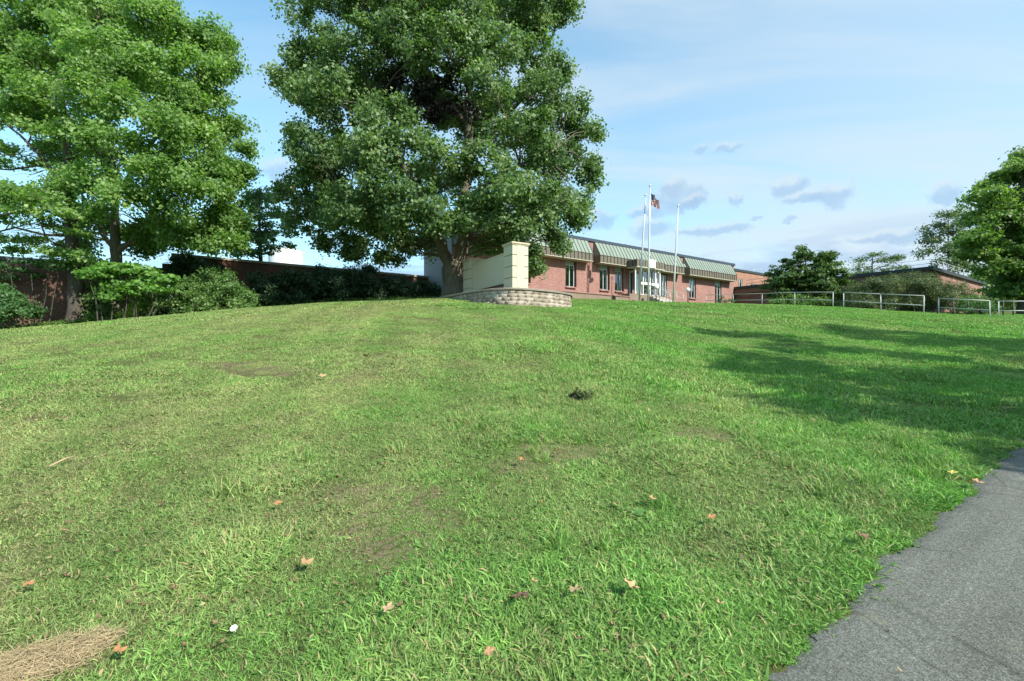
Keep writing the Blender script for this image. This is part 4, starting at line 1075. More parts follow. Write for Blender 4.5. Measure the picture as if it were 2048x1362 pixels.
def blobs_at(lst, D, dep=(-2.5, 2.5), sc=1.0, back=0.5, seed=0, sat=0):
    g = np.random.default_rng(seed); out = []
    for it in lst:
        px, py, r = it[:3]
        if sat and r > 30: px += g.uniform(-.22, .22) * r; py += g.uniform(-.38, .38) * r; r *= g.uniform(.88, 1.12)
        dd = D + (it[3] if len(it) > 3 else g.uniform(*dep)); out.append((ray(px, py, dd), r / F * dd * sc * (g.uniform(.85, 1.05) if sat else 1)))
        for k in range(sat):
            R0 = r / F * dd; a = g.uniform(0, 6.28); e = g.uniform(-.5, .6)
            out.append((ray(px, py, dd) + Vector((math.cos(a) * math.cos(e), math.sin(a) * math.cos(e), math.sin(e))) * R0 * g.uniform(.75, 1.02), R0 * g.uniform(.28, .42)))
        if g.random() < back: d2 = D + abs(g.normal(2.5, 1.2)); out.append((ray(px, py, d2), r / F * d2 * sc * .85))
    return out

# --- the big maple
def big_maple():
    global NL
    D = 26.0; b = ray(912, 592, D); b.z = gz(b.x, b.y) - .1
    P = lambda px, py, dd=0: ray(px, py, D + dd)
    limbs = [[(b + Vector((0, 0, -.3)), .95), (b + Vector((0, 0, .15)), .80), (P(912, 566), .66), (P(908, 540), .64), (P(912, 525), .60)],
             [(P(909, 545, .1), .45), (P(893, 515), .34), (P(878, 480, -.3), .29), (P(862, 440, -.6), .24), (P(835, 380, -1), .18), (P(790, 300, -1.4), .12), (P(740, 220, -1.5), .06)],
             [(P(914, 545, .1), .47), (P(926, 500), .38), (P(934, 450, .1), .33), (P(932, 390, .2), .30), (P(938, 310, .3), .26), (P(940, 220, .3), .22), (P(935, 120, .3), .17), (P(925, 20, 0), .12), (P(920, -80, 0), .06)],
             [(P(934, 320, .2), .2), (P(990, 260, 1), .15), (P(1050, 190, 1.4), .10), (P(1110, 60, 1.5), .05)],
             [(P(932, 400, .2), .18), (P(985, 360, -1.0), .13), (P(1040, 330, -1.5), .09), (P(1110, 300, -1.5), .05)],
             [(P(862, 440, -.6), .16), (P(790, 420, -2.0), .11), (P(700, 400, -3), .06)],
             [(P(880, 470, .2), .15), (P(800, 460, 2.0), .10), (P(720, 440, 3), .05)],
             [(P(936, 250, .2), .15), (P(860, 170, 1.5), .1), (P(780, 80, 2), .05)]]
    ls = [(650, 20, 62, 0), (735, 10, 75, -1.5), (830, 0, 85, -2.5), (930, 10, 80, -2), (1020, 15, 62, 0), (1060, 60, 45, .5), (625, 90, 60, 0), (700, 105, 70, -2.5), (800, 95, 80, -3.5), (905, 95, 75, -3),
          (1000, 90, 70, -2), (1075, 110, 52, 0), (1095, 150, 40, .5), (618, 150, 55, .3), (1140, 22, 24, 1), (1110, 8, 28, 1),
          (615, 215, 52, -.5), (690, 215, 75, -3.2), (760, 250, 55, -4.2), (1060, 200, 65, -1.0), (990, 190, 52, -3.5), (1110, 245, 60, -.5), (1150, 255, 36, .4), (1165, 305, 34, .3), (1040, 280, 62, -3.0),
          (600, 290, 52, 0), (665, 300, 65, -3.0), (745, 330, 62, -4.2), (815, 290, 45, -4.0), (880, 320, 42, -4.5), (965, 300, 45, -4.0), (1100, 330, 62, -1.5), (1165, 350, 28, .2), (1150, 395, 34, .2),
          (598, 360, 45, .2), (640, 370, 58, -2.0), (710, 400, 62, -3.8), (790, 380, 55, -4.5), (850, 400, 48, -4.6), (900, 440, 36, -4.0), (975, 390, 50, -4.5), (1040, 370, 65, -3.5), (1100, 410, 60, -1.5), (1135, 440, 34, -.3),
          (625, 430, 50, .0), (680, 450, 46, -1.0), (750, 445, 50, -2.6), (820, 440, 42, -4.2), (865, 455, 28, -4.4), (950, 440, 30, -3.9), (1000, 440, 50, -3.5), (1060, 450, 50, -2.5), (1100, 480, 30, -1.0),
          (655, 480, 22, .4), (720, 480, 34, .5), (790, 485, 42, .5), (840, 505, 36, 1.2), (775, 520, 22, .5), (1020, 480, 38, -.5), (985, 505, 34, 2.0), (1060, 505, 18, -2.2), (1066, 535, 11, -2.2), (700, 505, 14, .8),
          (870, 180, 50, 2.5), (930, 230, 60, 3.5), (850, 250, 60, 4.5), (760, 190, 60, 4), (1010, 250, 60, 4), (700, 300, 60, 4), (880, 360, 50, 4.5), (960, 480, 40, 3.5), (800, 330, 60, 4),
          (780, 40, 80, 4), (900, 60, 80, 4.5), (1000, 60, 70, 4), (690, 160, 60, 3.5), (1080, 300, 55, 3.5), (1040, 410, 60, 3.5), (660, 400, 50, 3), (740, 400, 50, 4.5),
          (800, -70, 90, 0), (920, -90, 95, -1), (1020, -60, 70, 0), (700, -60, 70, 0), (860, -160, 90, 0), (960, -170, 70, 1), (870, -230, 50, 0), (1080, -20, 40, 1), (930, 350, 30, -3), (945, 412, 24, -3.5)]
    t, n = grow('maple_tree', b, 'largest tree, a broad maple with forked trunk standing behind the cream sign wall', 'tree', blobs_at(ls, D, seed=3, back=0, sc=.86, sat=3), limbs, M['leaf_maple'], M['bark'],
                leaf=.132, dens=1.0, n_each=85, spread=.28, seed=4, per=15, zs=.82, zmin=-.6, up=.45, flat=.8, inner=.10)
    NL += n
    # near-black purplish leaves deep in the crown, coloured to stand in for shade
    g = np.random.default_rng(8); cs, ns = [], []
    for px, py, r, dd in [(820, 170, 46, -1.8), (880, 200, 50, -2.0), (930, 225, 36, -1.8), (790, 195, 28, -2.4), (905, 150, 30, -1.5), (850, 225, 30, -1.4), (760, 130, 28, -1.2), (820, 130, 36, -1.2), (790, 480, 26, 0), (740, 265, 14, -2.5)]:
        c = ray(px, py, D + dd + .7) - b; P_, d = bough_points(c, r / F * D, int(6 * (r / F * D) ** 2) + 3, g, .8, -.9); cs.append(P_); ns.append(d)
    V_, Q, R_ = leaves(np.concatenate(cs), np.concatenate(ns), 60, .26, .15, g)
    link('shaded_foliage', np_mesh('shaded_foliage', V_, Q, {'rnd': R_}), M['leaf_crown_shade'], t)
big_maple()

# --- left bright maple
def left_trees():
    global NL
    D = 25.2; b = on(232, D, -.1)
    P = lambda px, py, dd=0: ray(px, py, D + dd)
    limbs = [[(b, .36), (P(232, 600), .30), (P(232, 540), .27), (P(231, 500), .25), (P(231, 470), .21), (P(228, 400), .18), (P(226, 330), .15), (P(215, 240), .11), (P(200, 140), .07), (P(195, 40), .04)],
             [(P(232, 500), .14), (P(205, 470), .11), (P(185, 430, .5), .08), (P(160, 380, .8), .05)],
             [(P(232, 505), .15), (P(262, 485), .12), (P(290, 450, -.5), .09), (P(320, 400, -1), .05)],
             [(P(231, 495), .13), (P(285, 480, .3), .10), (P(350, 455, .5), .07), (P(430, 430, .5), .03)],
             [(P(228, 400), .12), (P(270, 330, -.5), .09), (P(340, 240, -1), .06), (P(400, 160, -1), .03)],
             [(P(226, 340), .10), (P(150, 250, .5), .08), (P(90, 160, 1), .05), (P(60, 60, 1), .03)]]
    ls = [(30, 30, 60, 1), (120, 20, 75, 1), (215, 25, 75, -.5), (300, 40, 62, -1), (318, 8, 36, 0), (385, 75, 34, .3), (418, 95, 44, 0), (375, 130, 50, -1.5), (445, 130, 32, .3), (448, 160, 24, .4), (300, 130, 70, -2.5), (215, 120, 70, -2.5), (130, 110, 65, -1),
          (40, 110, 55, 1), (50, 180, 50, 0), (120, 195, 55, -1.5), (200, 210, 60, -3), (280, 220, 60, -3), (355, 215, 50, -2), (425, 215, 36, 0), (405, 190, 32, .2), (455, 255, 30, .3), (480, 262, 22, .6), (430, 275, 32, .0),
          (50, 240, 42, -1), (160, 275, 45, -2.5), (235, 280, 45, -3.2), (320, 285, 52, -3), (395, 290, 45, -1.5), (300, 345, 38, -3), (360, 345, 48, -3), (430, 345, 42, -1), (480, 335, 26, 0), (468, 375, 30, 0),
          (190, 370, 42, -3), (240, 395, 26, -3.5), (290, 405, 42, -2.5), (345, 410, 45, -2.2), (410, 405, 46, -1.2), (455, 425, 36, -.5), (330, 455, 32, -1), (385, 460, 34, -.8), (440, 470, 28, -.5), (290, 460, 26, .5), (150, 355, 40, -2), (110, 380, 36, -2),
          (180, 430, 30, -2.5), (200, 180, 60, 2.5), (300, 180, 60, 2.5), (250, 90, 70, 3), (340, 330, 50, 2), (380, 250, 50, 2.5), (100, 60, 60, 3), (260, 470, 24, 1.5), (400, 480, 24, 1), (350, 485, 24, -1), (420, 488, 24, -1), (465, 485, 22, -.6), (300, 490, 18, 0), (495, 300, 14, 0), (490, 350, 18, 0), (300, 470, 34, .5), (345, 480, 30, 1), (395, 478, 30, 1), (200, 455, 32, 1.5), (165, 425, 34, 1.5), (160, 490, 24, .5), (280, 500, 20, .8), (430, 450, 36, .5), (470, 430, 32, .5), (130, 320, 40, 2.5), (90, 250, 45, 2.5), (260, 330, 36, 2.5), (200, 300, 40, 2.5), (180, 60, 70, 3), (20, 100, 60, 3), (60, 160, 60, 3), (340, 90, 50, 2.5),
          (120, -50, 80, 0), (220, -60, 80, 0), (300, -40, 60, 0), (180, -130, 70, 0), (60, -40, 70, 1), (260, -110, 50, 0)]
    t, n = grow('maple_tree', b, 'bright green maple with three stems rising from the shrubs, left of the big maple', 'tree', blobs_at(ls, D, seed=5, back=0, sc=.92, sat=2), limbs, M['leaf_bright'], M['bark'],
                leaf=.128, n_each=85, spread=.30, seed=6, per=18, zs=.85, up=.45, flat=.8, zmin=-.6, inner=.10)
    NL += n
    # the thicker trunk nearer the left, with tiered darker boughs
    D2 = 24.0; b = on(151, D2, -.1); P = lambda px, py, dd=0: ray(px, py, D2 + dd)
    limbs = [[(b, .42), (P(152, 612), .34), (P(151, 570), .31), (P(147, 520), .28), (P(142, 460), .25), (P(140, 380), .2), (P(134, 300), .16), (P(125, 200), .11), (P(115, 90), .05)],
             [(P(142, 440), .1), (P(90, 420, -.5), .07), (P(30, 425, -1), .05), (P(-40, 440, -1), .03)],
             [(P(140, 390), .1), (P(90, 320, -.5), .07), (P(40, 270, -1), .05), (P(-20, 225, -1), .03)],
             [(P(142, 470), .1), (P(90, 470, -.5), .06), (P(30, 455, -.5), .045), (P(-30, 470, -.5), .03)],
             [(P(138, 350), .09), (P(80, 330, 1), .06), (P(20, 340, 1), .04), (P(-40, 335, 1), .03)]]
    bare = []
    g = np.random.default_rng(21)
    for k in range(46):
        x0, y0 = g.uniform(60, 135), g.uniform(285, 350) if k % 2 else g.uniform(430, 500)
        L = [(P(x0, y0, g.uniform(-1.5, 1.5)), .016)]
        for s in range(1, 4): L.append((L[-1][0] + Vector((-g.uniform(.3, .8), g.normal(0, .15), g.uniform(-.22, .18))), .014 - s * .003))
        bare.append(L)
    ls = [(35, 385, 40, -2), (85, 395, 36, -2.4), (10, 395, 46, -1), (60, 425, 30, -2), (120, 430, 24, -2.4), (20, 250, 38, -1), (70, 215, 34, -1), (85, 265, 26, -1.4), (-20, 300, 40, 0), (15, 210, 34, -.5), (-40, 400, 50, 0), (-60, 200, 60, 0),
          (150, 470, 26, -1.5), (60, 480, 18, -1), (110, 505, 18, -1.5), (90, 330, 22, 1), (30, 480, 16, 0), (-30, 480, 30, 0), (100, 450, 34, 1), (60, 400, 40, 1.5), (20, 440, 26, 1), (130, 490, 22, .5), (90, 500, 22, .5), (100, 300, 30, 2), (40, 500, 16, 1), (20, 330, 22, 2), (150, 505, 24, -1), (132, 528, 15, -.8), (172, 520, 18, -1)]
    t, n = grow('shade_tree', b, 'thick trunked tree before the dark brick wall, tiered boughs reaching the left edge', 'tree', blobs_at(ls, D2, seed=7, back=0), limbs, M['leaf_bright'], M['bark_dark'],
                leaf=.13, n_each=64, spread=.3, seed=9, per=14, zs=.42, up=.6, flat=.4, barepts=bare, inner=.1)
    NL += n
left_trees()

def tree(name, px, D, pyb, label, ls, mat, bark=None, trunk_r=.16, leaf=.13, per=8, n_each=40, spread=.26, seed=1, zs=.7, top=None, flat=.5, up=.5, group=None, base=None, elong=1.25, inner=.12, cat='tree'):
    global NL
    b = base or on(px, D, -.1); bl = blobs_at(ls, D, (-1.2, 1.2), back=.35, seed=seed)
    zt = max(c.z for c, _ in bl) if top is None else top; zl = min(c.z for c, _ in bl)
    trunk = [(b, trunk_r * 1.2), (b + Vector((.03, 0, .5)), trunk_r), (Vector((b.x + .05, b.y, max(zl - .2, b.z + .9))), trunk_r * .8), (Vector((b.x - .05, b.y, (zl + zt) / 2)), trunk_r * .5), (Vector((b.x, b.y, zt - .3)), trunk_r * .2)]
    t, n = grow(name, b, label, cat, bl, [trunk], mat, bark or M['bark_dark'], leaf=leaf, per=per, n_each=n_each, spread=spread, seed=seed, zs=zs, flat=flat, up=up, trunk_k=10, group=group, elong=elong, inner=inner)
    NL += n
# darker tree between the two maples
tree('background_tree', 520, 31, 600, 'small blue green tree seen in the gap between the two maples, above the brick annex',
     [(520, 395, 26), (490, 430, 34), (550, 430, 24), (500, 475, 38), (545, 470, 34), (585, 460, 20), (470, 500, 30), (530, 505, 30), (575, 495, 16), (455, 460, 30), (600, 440, 10), (505, 410, 24)], M['leaf_teal'], seed=31, per=15, leaf=.14, spread=.24, n_each=50)
# right side trees
M['leaf_dogwood'] = leafmat('dogwood_leaves', (.035, .085, .022), (.105, .185, .05), (.22, .28, .08), .3)
tree('dogwood_tree', 1612, 39.5, 610, 'small round dark green tree with flat layered boughs behind the long railing',
     [(1608, 512, 20), (1645, 515, 18), (1580, 528, 22), (1620, 530, 26), (1660, 530, 20), (1556, 548, 22), (1595, 552, 24), (1640, 550, 28), (1678, 548, 20), (1550, 570, 24), (1590, 578, 22), (1635, 578, 28), (1680, 572, 24), (1560, 592, 22), (1610, 598, 28), (1660, 598, 28), (1690, 590, 18), (1575, 604, 22), (1600, 565, 26), (1640, 565, 26), (1570, 560, 22), (1625, 610, 24), (1600, 500, 8), (1660, 508, 8)],
     M['leaf_dogwood'], seed=32, per=20, n_each=60, leaf=.14, spread=.22, zs=.62, flat=.4, inner=.12)
tree('wispy_tree', 1745, 52, 600, 'pale feathery tree rising over the dark roof of the low right wing',
     [(1710, 535, 20), (1740, 520, 22), (1765, 525, 20), (1790, 522, 14), (1725, 545, 24), (1770, 545, 22), (1805, 535, 10), (1750, 508, 10), (1700, 552, 12), (1790, 515, 8)], M['leaf_wisp'], seed=33, per=4, n_each=50, leaf=.14, spread=.42, zs=.5, flat=.3)
tree('young_maple', 1897, 62, 620, 'light green open crowned tree at the corner of the low right wing',
     [(1885, 435, 14), (1905, 428, 16), (1925, 440, 16), (1875, 462, 20), (1905, 465, 20), (1935, 470, 20), (1860, 480, 14), (1870, 497, 18), (1900, 500, 20), (1930, 505, 22), (1850, 508, 12), (1895, 530, 24), (1930, 540, 22)], M['leaf_wisp'], seed=34, per=6, leaf=.2, spread=.4, n_each=70, inner=.05, zs=.9, flat=.8)
tree('large_maple', 2046, 33, 628, 'large full crowned tree filling the right edge of the picture',
     [(2040, 345, 32), (2000, 365, 26), (1975, 400, 32), (2020, 400, 40), (1965, 440, 36), (2010, 450, 48), (2060, 420, 60), (1955, 480, 30), (1995, 500, 44), (2045, 500, 52), (1955, 515, 26), (1995, 540, 34), (2030, 555, 40), (2015, 585, 26), (2065, 580, 36),
      (2100, 360, 70), (2110, 460, 80), (2110, 560, 70), (2060, 320, 30), (2170, 400, 90), (2170, 520, 90), (1962, 375, 10), (2105, 345, 44), (2165, 330, 60), (1932, 485, 18)], M['leaf_olive'], M['bark_dark'], trunk_r=.36, seed=35, per=17, leaf=.17, spread=.32, n_each=64)
tree('lime_bush', 1978, 37, 625, 'bright yellow green bush under the large right tree, beyond the low wing',
     [(1972, 585, 18), (1985, 600, 20), (1960, 605, 14), (2005, 610, 18), (1975, 615, 16), (2030, 600, 16)], M['leaf_yellow'], seed=36, per=8, leaf=.14, spread=.22, trunk_r=.05, cat='bush')
# far trees beyond the right wing
for i, (px, lab) in enumerate([(2000, 'distant tree behind the large right tree, nearer the low wing'), (2120, 'distant tree behind the large right tree, beyond the right edge')]):
    tree('far_tree', px, 62, 600, lab, [(px - 30, 560, 40), (px + 20, 545, 46), (px + 60, 575, 40), (px, 590, 44), (px - 40, 600, 30)], M['leaf_olive'], seed=40 + i, per=3, leaf=.26, spread=.5, group='distant trees at the right')
# the tree off to the right across the road that throws its shade on the lawn
def shade_caster():
    global NL
    b = Vector((18.5, 1.2, gz(18.5, 1.2) - .1)); g = np.random.default_rng(50); bl = []
    # crown boughs, kept airy so light comes through
    for (gx, gy, hh, R) in SHADE:
        k = hh / math.tan(SUN_EL); z = gz(gx, gy) + hh; bl.append((Vector((gx + SUN_H.x * k, gy + SUN_H.y * k, z)), R))
    zt = max(c.z for c, _ in bl)
    limbs = [[(b, .42), (b + Vector((0, 0, 1.5)), .34), (b + Vector((-.1, .1, 4)), .28), (b + Vector((-.2, .2, 7)), .18), (Vector((b.x, b.y, zt)), .05)]]
    t, n = grow('roadside_tree', b, 'broad tree across the road whose shade falls on the lawn at the right', 'tree', bl, limbs, M['leaf_olive'], M['bark_dark'], leaf=.17, per=15, n_each=46, spread=.26, seed=51, zs=.6)
    NL += n
SHADE = []
for px, py, R, hh in [(1440, 668, .55, 8), (1485, 672, .7, 8.3), (1535, 676, .6, 8.4), (1500, 715, .6, 8), (1545, 728, .8, 8), (1590, 745, .7, 7.6), (1465, 740, .38, 7.4), (1510, 742, .4, 7.4), (1600, 700, .8, 8.6),
                      (1660, 694, .7, 9), (1700, 662, 1.0, 9.5), (1770, 672, 1.1, 9.6), (1850, 684, 1.1, 9.6), (1930, 692, 1.1, 9.4), (2010, 690, 1.3, 9.4), (2100, 700, 1.4, 9), (1740, 705, .6, 9), (1820, 716, .5, 9), (1900, 722, .5, 8.8),
                      (1600, 775, .5, 7), (1660, 780, .6, 7), (1720, 775, .5, 7.2), (1620, 812, .38, 6.6), (1680, 818, .42, 6.6), (1740, 830, .36, 6.4), (1790, 770, .6, 7.6), (1850, 755, .7, 8), (1910, 770, .6, 8), (1980, 770, .8, 8.2), (2050, 760, 1.0, 8.4),
                      (1820, 800, .35, 7), (1880, 815, .5, 7), (1940, 815, .5, 7), (2010, 830, .6, 7), (1900, 850, .3, 6.4), (1960, 862, .36, 6.4), (2040, 870, .5, 6.6), (2110, 830, .9, 7), (2140, 770, 1.2, 8), (2200, 720, 1.5, 9), (2060, 925, .22, 6)]:
    h_ = hit(px, py); SHADE.append((h_.x, h_.y, hh, R * 1.12))
shade_caster()

# shrubs, hedges, saplings along the left walls and at the right
def shrub(name, px, D, label, ls, mat, leaf=.07, per=26, n_each=60, spread=.17, seed=1, zs=.75, group=None, cat='shrub', up=.5, flat=.7, dep=(-.5, .5), zmin=-.7, elong=1.3, back=.3):
    global NL
    b = on(px, D, -.02); bl = blobs_at(ls, D, dep, back=back, seed=seed); g = np.random.default_rng(seed)
    t = empty(name, b); tag(t, label, cat, group); st = MB()
    cs, ns = [], []
    for c, R in bl:
        lc = c - b; P_, d = bough_points(lc, R, max(5, int(per * R * R * 2)), g, zs, zmin, shell=.6); cs.append(P_); ns.append(d)
        root = Vector((lc.x * .7 + g.normal(0, .1), lc.y, 0)); root.z = gz(b.x + root.x, b.y + root.y) - b.z - .05
        st.tube([root, root.lerp(lc, .5) + Vector(g.normal(0, .07, 3)), lc], [.03, .02, .012], 4, False)
        for q_ in P_[::5]: st.tube([lc, lc.lerp(Vector(q_), .5), Vector(q_) * 1.0], [.01, .008, .004], 3, False)
    st.build('stems', M['bark_dark'], t)
    V_, Q, R_ = leaves(np.concatenate(cs), np.concatenate(ns), n_each, spread, leaf, g, flat, up, elong)
    gr = ground(V_[:, 0] + b.x, V_[:, 1] + b.y) - b.z; k = V_[:, 2] > gr - .02; V_[:, 2] = np.maximum(V_[:, 2], gr + .01)
    link('foliage', np_mesh('foliage', V_, Q, {'rnd': R_}), mat, t); NL += len(Q)
shrub('maple_sapling', 250, 22.6, 'bright broad leaved sapling spreading in front of the two left trunks',
      [(200, 550, 26), (235, 540, 28), (275, 540, 28), (310, 555, 26), (335, 560, 20), (175, 552, 16), (240, 570, 26), (280, 572, 26), (225, 592, 18), (255, 585, 18), (320, 580, 18)], M['leaf_sapling'], leaf=.14, per=22, n_each=40, spread=.2, seed=60, zs=.45, up=.8, flat=.35, dep=(-.6, .4), cat='sapling')
shrub('spreading_bush', 400, 24.5, 'large pale green bush at the foot of the annex wall, widest of the left shrubs',
      [(300, 600, 28), (335, 590, 30), (370, 580, 32), (410, 570, 34), (450, 580, 34), (480, 595, 28), (350, 615, 28), (395, 610, 34), (440, 612, 32), (480, 615, 24), (320, 622, 22), (425, 548, 16), (455, 560, 18)], M['leaf_shrub'], seed=61, leaf=.075)
shrub('yellow_shrub', 265, 23.3, 'small yellow green plant at the base of the left trunks', [(262, 624, 16), (278, 618, 12), (245, 632, 10), (270, 612, 9)], M['leaf_yellow'], seed=62, leaf=.08, n_each=30)
shrub('leafy_bush', 30, 22.0, 'blue green bush at the left edge in front of the dark wall', [(10, 600, 30), (35, 612, 26), (55, 620, 18), (10, 630, 26), (-15, 600, 40), (70, 628, 9)], M['leaf_teal'], seed=63, leaf=.10, n_each=36)
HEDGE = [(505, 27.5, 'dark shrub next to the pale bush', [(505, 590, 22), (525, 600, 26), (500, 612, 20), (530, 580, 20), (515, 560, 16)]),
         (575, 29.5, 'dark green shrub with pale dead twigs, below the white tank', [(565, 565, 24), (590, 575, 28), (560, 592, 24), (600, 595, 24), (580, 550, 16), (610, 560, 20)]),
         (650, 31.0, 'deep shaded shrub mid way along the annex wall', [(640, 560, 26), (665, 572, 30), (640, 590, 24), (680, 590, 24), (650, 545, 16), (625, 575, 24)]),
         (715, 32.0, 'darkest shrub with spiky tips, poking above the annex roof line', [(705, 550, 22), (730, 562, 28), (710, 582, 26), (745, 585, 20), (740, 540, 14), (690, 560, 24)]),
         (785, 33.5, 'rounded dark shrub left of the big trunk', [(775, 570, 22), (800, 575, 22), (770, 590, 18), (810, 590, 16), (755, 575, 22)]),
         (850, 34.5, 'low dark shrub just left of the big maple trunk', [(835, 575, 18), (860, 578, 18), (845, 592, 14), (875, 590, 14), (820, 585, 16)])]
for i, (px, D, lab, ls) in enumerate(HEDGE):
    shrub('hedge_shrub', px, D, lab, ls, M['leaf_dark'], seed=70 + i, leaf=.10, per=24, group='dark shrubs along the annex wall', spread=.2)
shrub('yew_hedge', 1800, 32.5, 'broad dark olive yew behind the short three post railing',
      [(1720, 585, 26), (1745, 575, 28), (1775, 570, 28), (1805, 568, 28), (1835, 568, 30), (1865, 575, 28), (1730, 608, 26), (1765, 605, 28), (1800, 605, 28), (1835, 608, 28), (1870, 605, 26), (1710, 600, 18), (1850, 558, 16), (1885, 590, 20)], M['leaf_yew'], seed=80, leaf=.055, per=36, dep=(-.8, .8))
shrub('yew_hedge', 1905, 31.5, 'brownish tipped yew in front of the low wing\'s sunlit front', [(1895, 583, 18), (1915, 580, 19), (1935, 590, 17), (1895, 600, 20), (1925, 605, 22), (1950, 600, 14)], M['leaf_yew'], seed=81, leaf=.055, per=36)
shrub('spruce_bush', 1950, 30.5, 'small blue green conifer behind the two post railing', [(1935, 600, 16), (1955, 605, 18), (1925, 615, 18), (1965, 615, 16), (1945, 620, 18), (1985, 620, 14)], M['leaf_teal'], seed=82, leaf=.06)
shrub('flowering_bush', 1600, 38.3, 'low pale tipped shrub under the small round tree', [(1555, 605, 12), (1580, 602, 14), (1610, 604, 14), (1640, 606, 14), (1670, 608, 12), (1595, 596, 10), (1690, 612, 12)], M['leaf_shrub'], seed=83, leaf=.08)
shrub('wall_ivy', 375, 27.6, 'dark ivy heaped over the left end of the brown annex wall', [(362, 530, 20), (385, 528, 18), (405, 535, 20), (352, 548, 20), (378, 550, 22), (430, 540, 12), (372, 514, 9)], M['leaf_dark'], seed=92, leaf=.09, per=30, dep=(-.3, .2), cat='ivy')
shrub('leafy_bush', 195, 24.2, 'dark green bush between the two left trunks, under the sapling', [(190, 610, 22), (205, 590, 20), (180, 628, 16), (212, 622, 18), (300, 618, 16), (185, 575, 14)], M['leaf_shrub'], seed=93, leaf=.09, per=28)
shrub('hanging_branch', 60, 23.2, 'low leafy branches hanging across the top of the dark wall at the left edge', [(20, 535, 26), (60, 528, 24), (95, 522, 20), (10, 560, 22), (60, 548, 16), (-20, 540, 30), (120, 535, 14)], M['leaf_teal'], seed=94, leaf=.10, per=16, n_each=34, zs=.4, flat=.35, cat='branch')
shrub('distant_hedge', 2060, 52, 'dark hedge far behind the large right tree and the pale path', [(1990, 600, 20), (2020, 602, 22), (2055, 600, 24), (2090, 600, 26), (2130, 598, 28), (2170, 598, 30), (2005, 590, 16), (2040, 588, 18), (2210, 598, 30), (1995, 616, 16), (2025, 618, 18), (2060, 618, 20), (2110, 618, 20)], M['leaf_olive'], seed=95, leaf=.14, per=9, n_each=60, spread=.3, cat='hedge')
# ground cover along the foot of the left walls
def cover():
    vs, cs = [], []
    g = np.random.default_rng(90); n = 1500
    px = g.uniform(-40, 900, n); D = np.interp(px, [-40, 0, 345, 600, 885], [21.5, 22.4, 25.3, 29.0, 34.0]) + g.uniform(-.6, 1.2, n)
    x = (px - 1024) / F * D; z = ground(x, D) + g.random(n) * .16 + .05
    c = np.stack([x, D, z], -1); V_, Q, R_ = leaves(c, np.tile([0, 0, 1.0], (n, 1)), 14, .13, .07, g, .5, .8)
    V_[:, 2] = np.maximum(V_[:, 2], ground(V_[:, 0], V_[:, 1]) + .005)
    o = link('ground_cover', np_mesh('ground_cover', V_, Q, {'rnd': R_}), M['leaf_shrub']); tag(o, 'low weeds and creeping plants along the foot of the left wall', 'ground cover', kind='stuff')
cover()
print('leaves', NL)
# weeds by the rail foot
shrub('weed_plant', 1442, 38.5, 'brown withered weed at the foot of the long railing', [(1440, 600, 4), (1450, 603, 5), (1459, 601, 5), (1466, 603, 4), (1444, 595, 3)], M['leaf_yew'], seed=91, leaf=.06, per=40, n_each=16, spread=.1, cat='weed')

# ------------------------------------------------------------------ small things on the lawn
def leafshape(rad=.06, curl=.35, seed=0):
    g = np.random.default_rng(seed); lobes = [(-2.35, .55), (-1.15, .85), (0, 1.0), (1.15, .85), (2.35, .55)]; pts = []
    for i, (a, r) in enumerate(lobes):
        for da, k in ((-.34, .52), (-.16, .74), (0, 1.0), (.16, .74), (.34, .52)): pts.append((a + da, r * k * (.92 + .16 * g.random())))
        pts.append((a + .57, .55))
    vs = [(0, 0, 0)]; n = len(pts)
    for a, r in pts:
        x, y = r * math.cos(a), r * math.sin(a); vs.append((x * rad, y * rad, rad * (curl * (x * x * .8 + y * y * .6) + .10 * math.sin(a * 5))))
    for a, r in pts:
        x, y = .5 * r * math.cos(a), .5 * r * math.sin(a); vs.append((x * rad, y * rad, rad * curl * .28 * (x * x + y * y)))
    fs = [(0, 1 + n + i, 1 + n + (i + 1) % n) for i in range(n)] + [(1 + n + i, 1 + i, 1 + (i + 1) % n, 1 + n + (i + 1) % n) for i in range(n)]
    return vs, fs
def leafcol(name, c): return plain(name, c, .75, 0, .3, 60)
LC = {'tan': leafcol('tan_dry_leaf', (.40, .24, .12)), 'pale': leafcol('pale_dry_leaf', (.46, .31, .17)), 'brown': leafcol('brown_dry_leaf', (.17, .10, .06)), 'rust': leafcol('rust_dry_leaf', (.42, .20, .09)), 'yellow': leafcol('yellow_dry_leaf', (.62, .52, .12))}
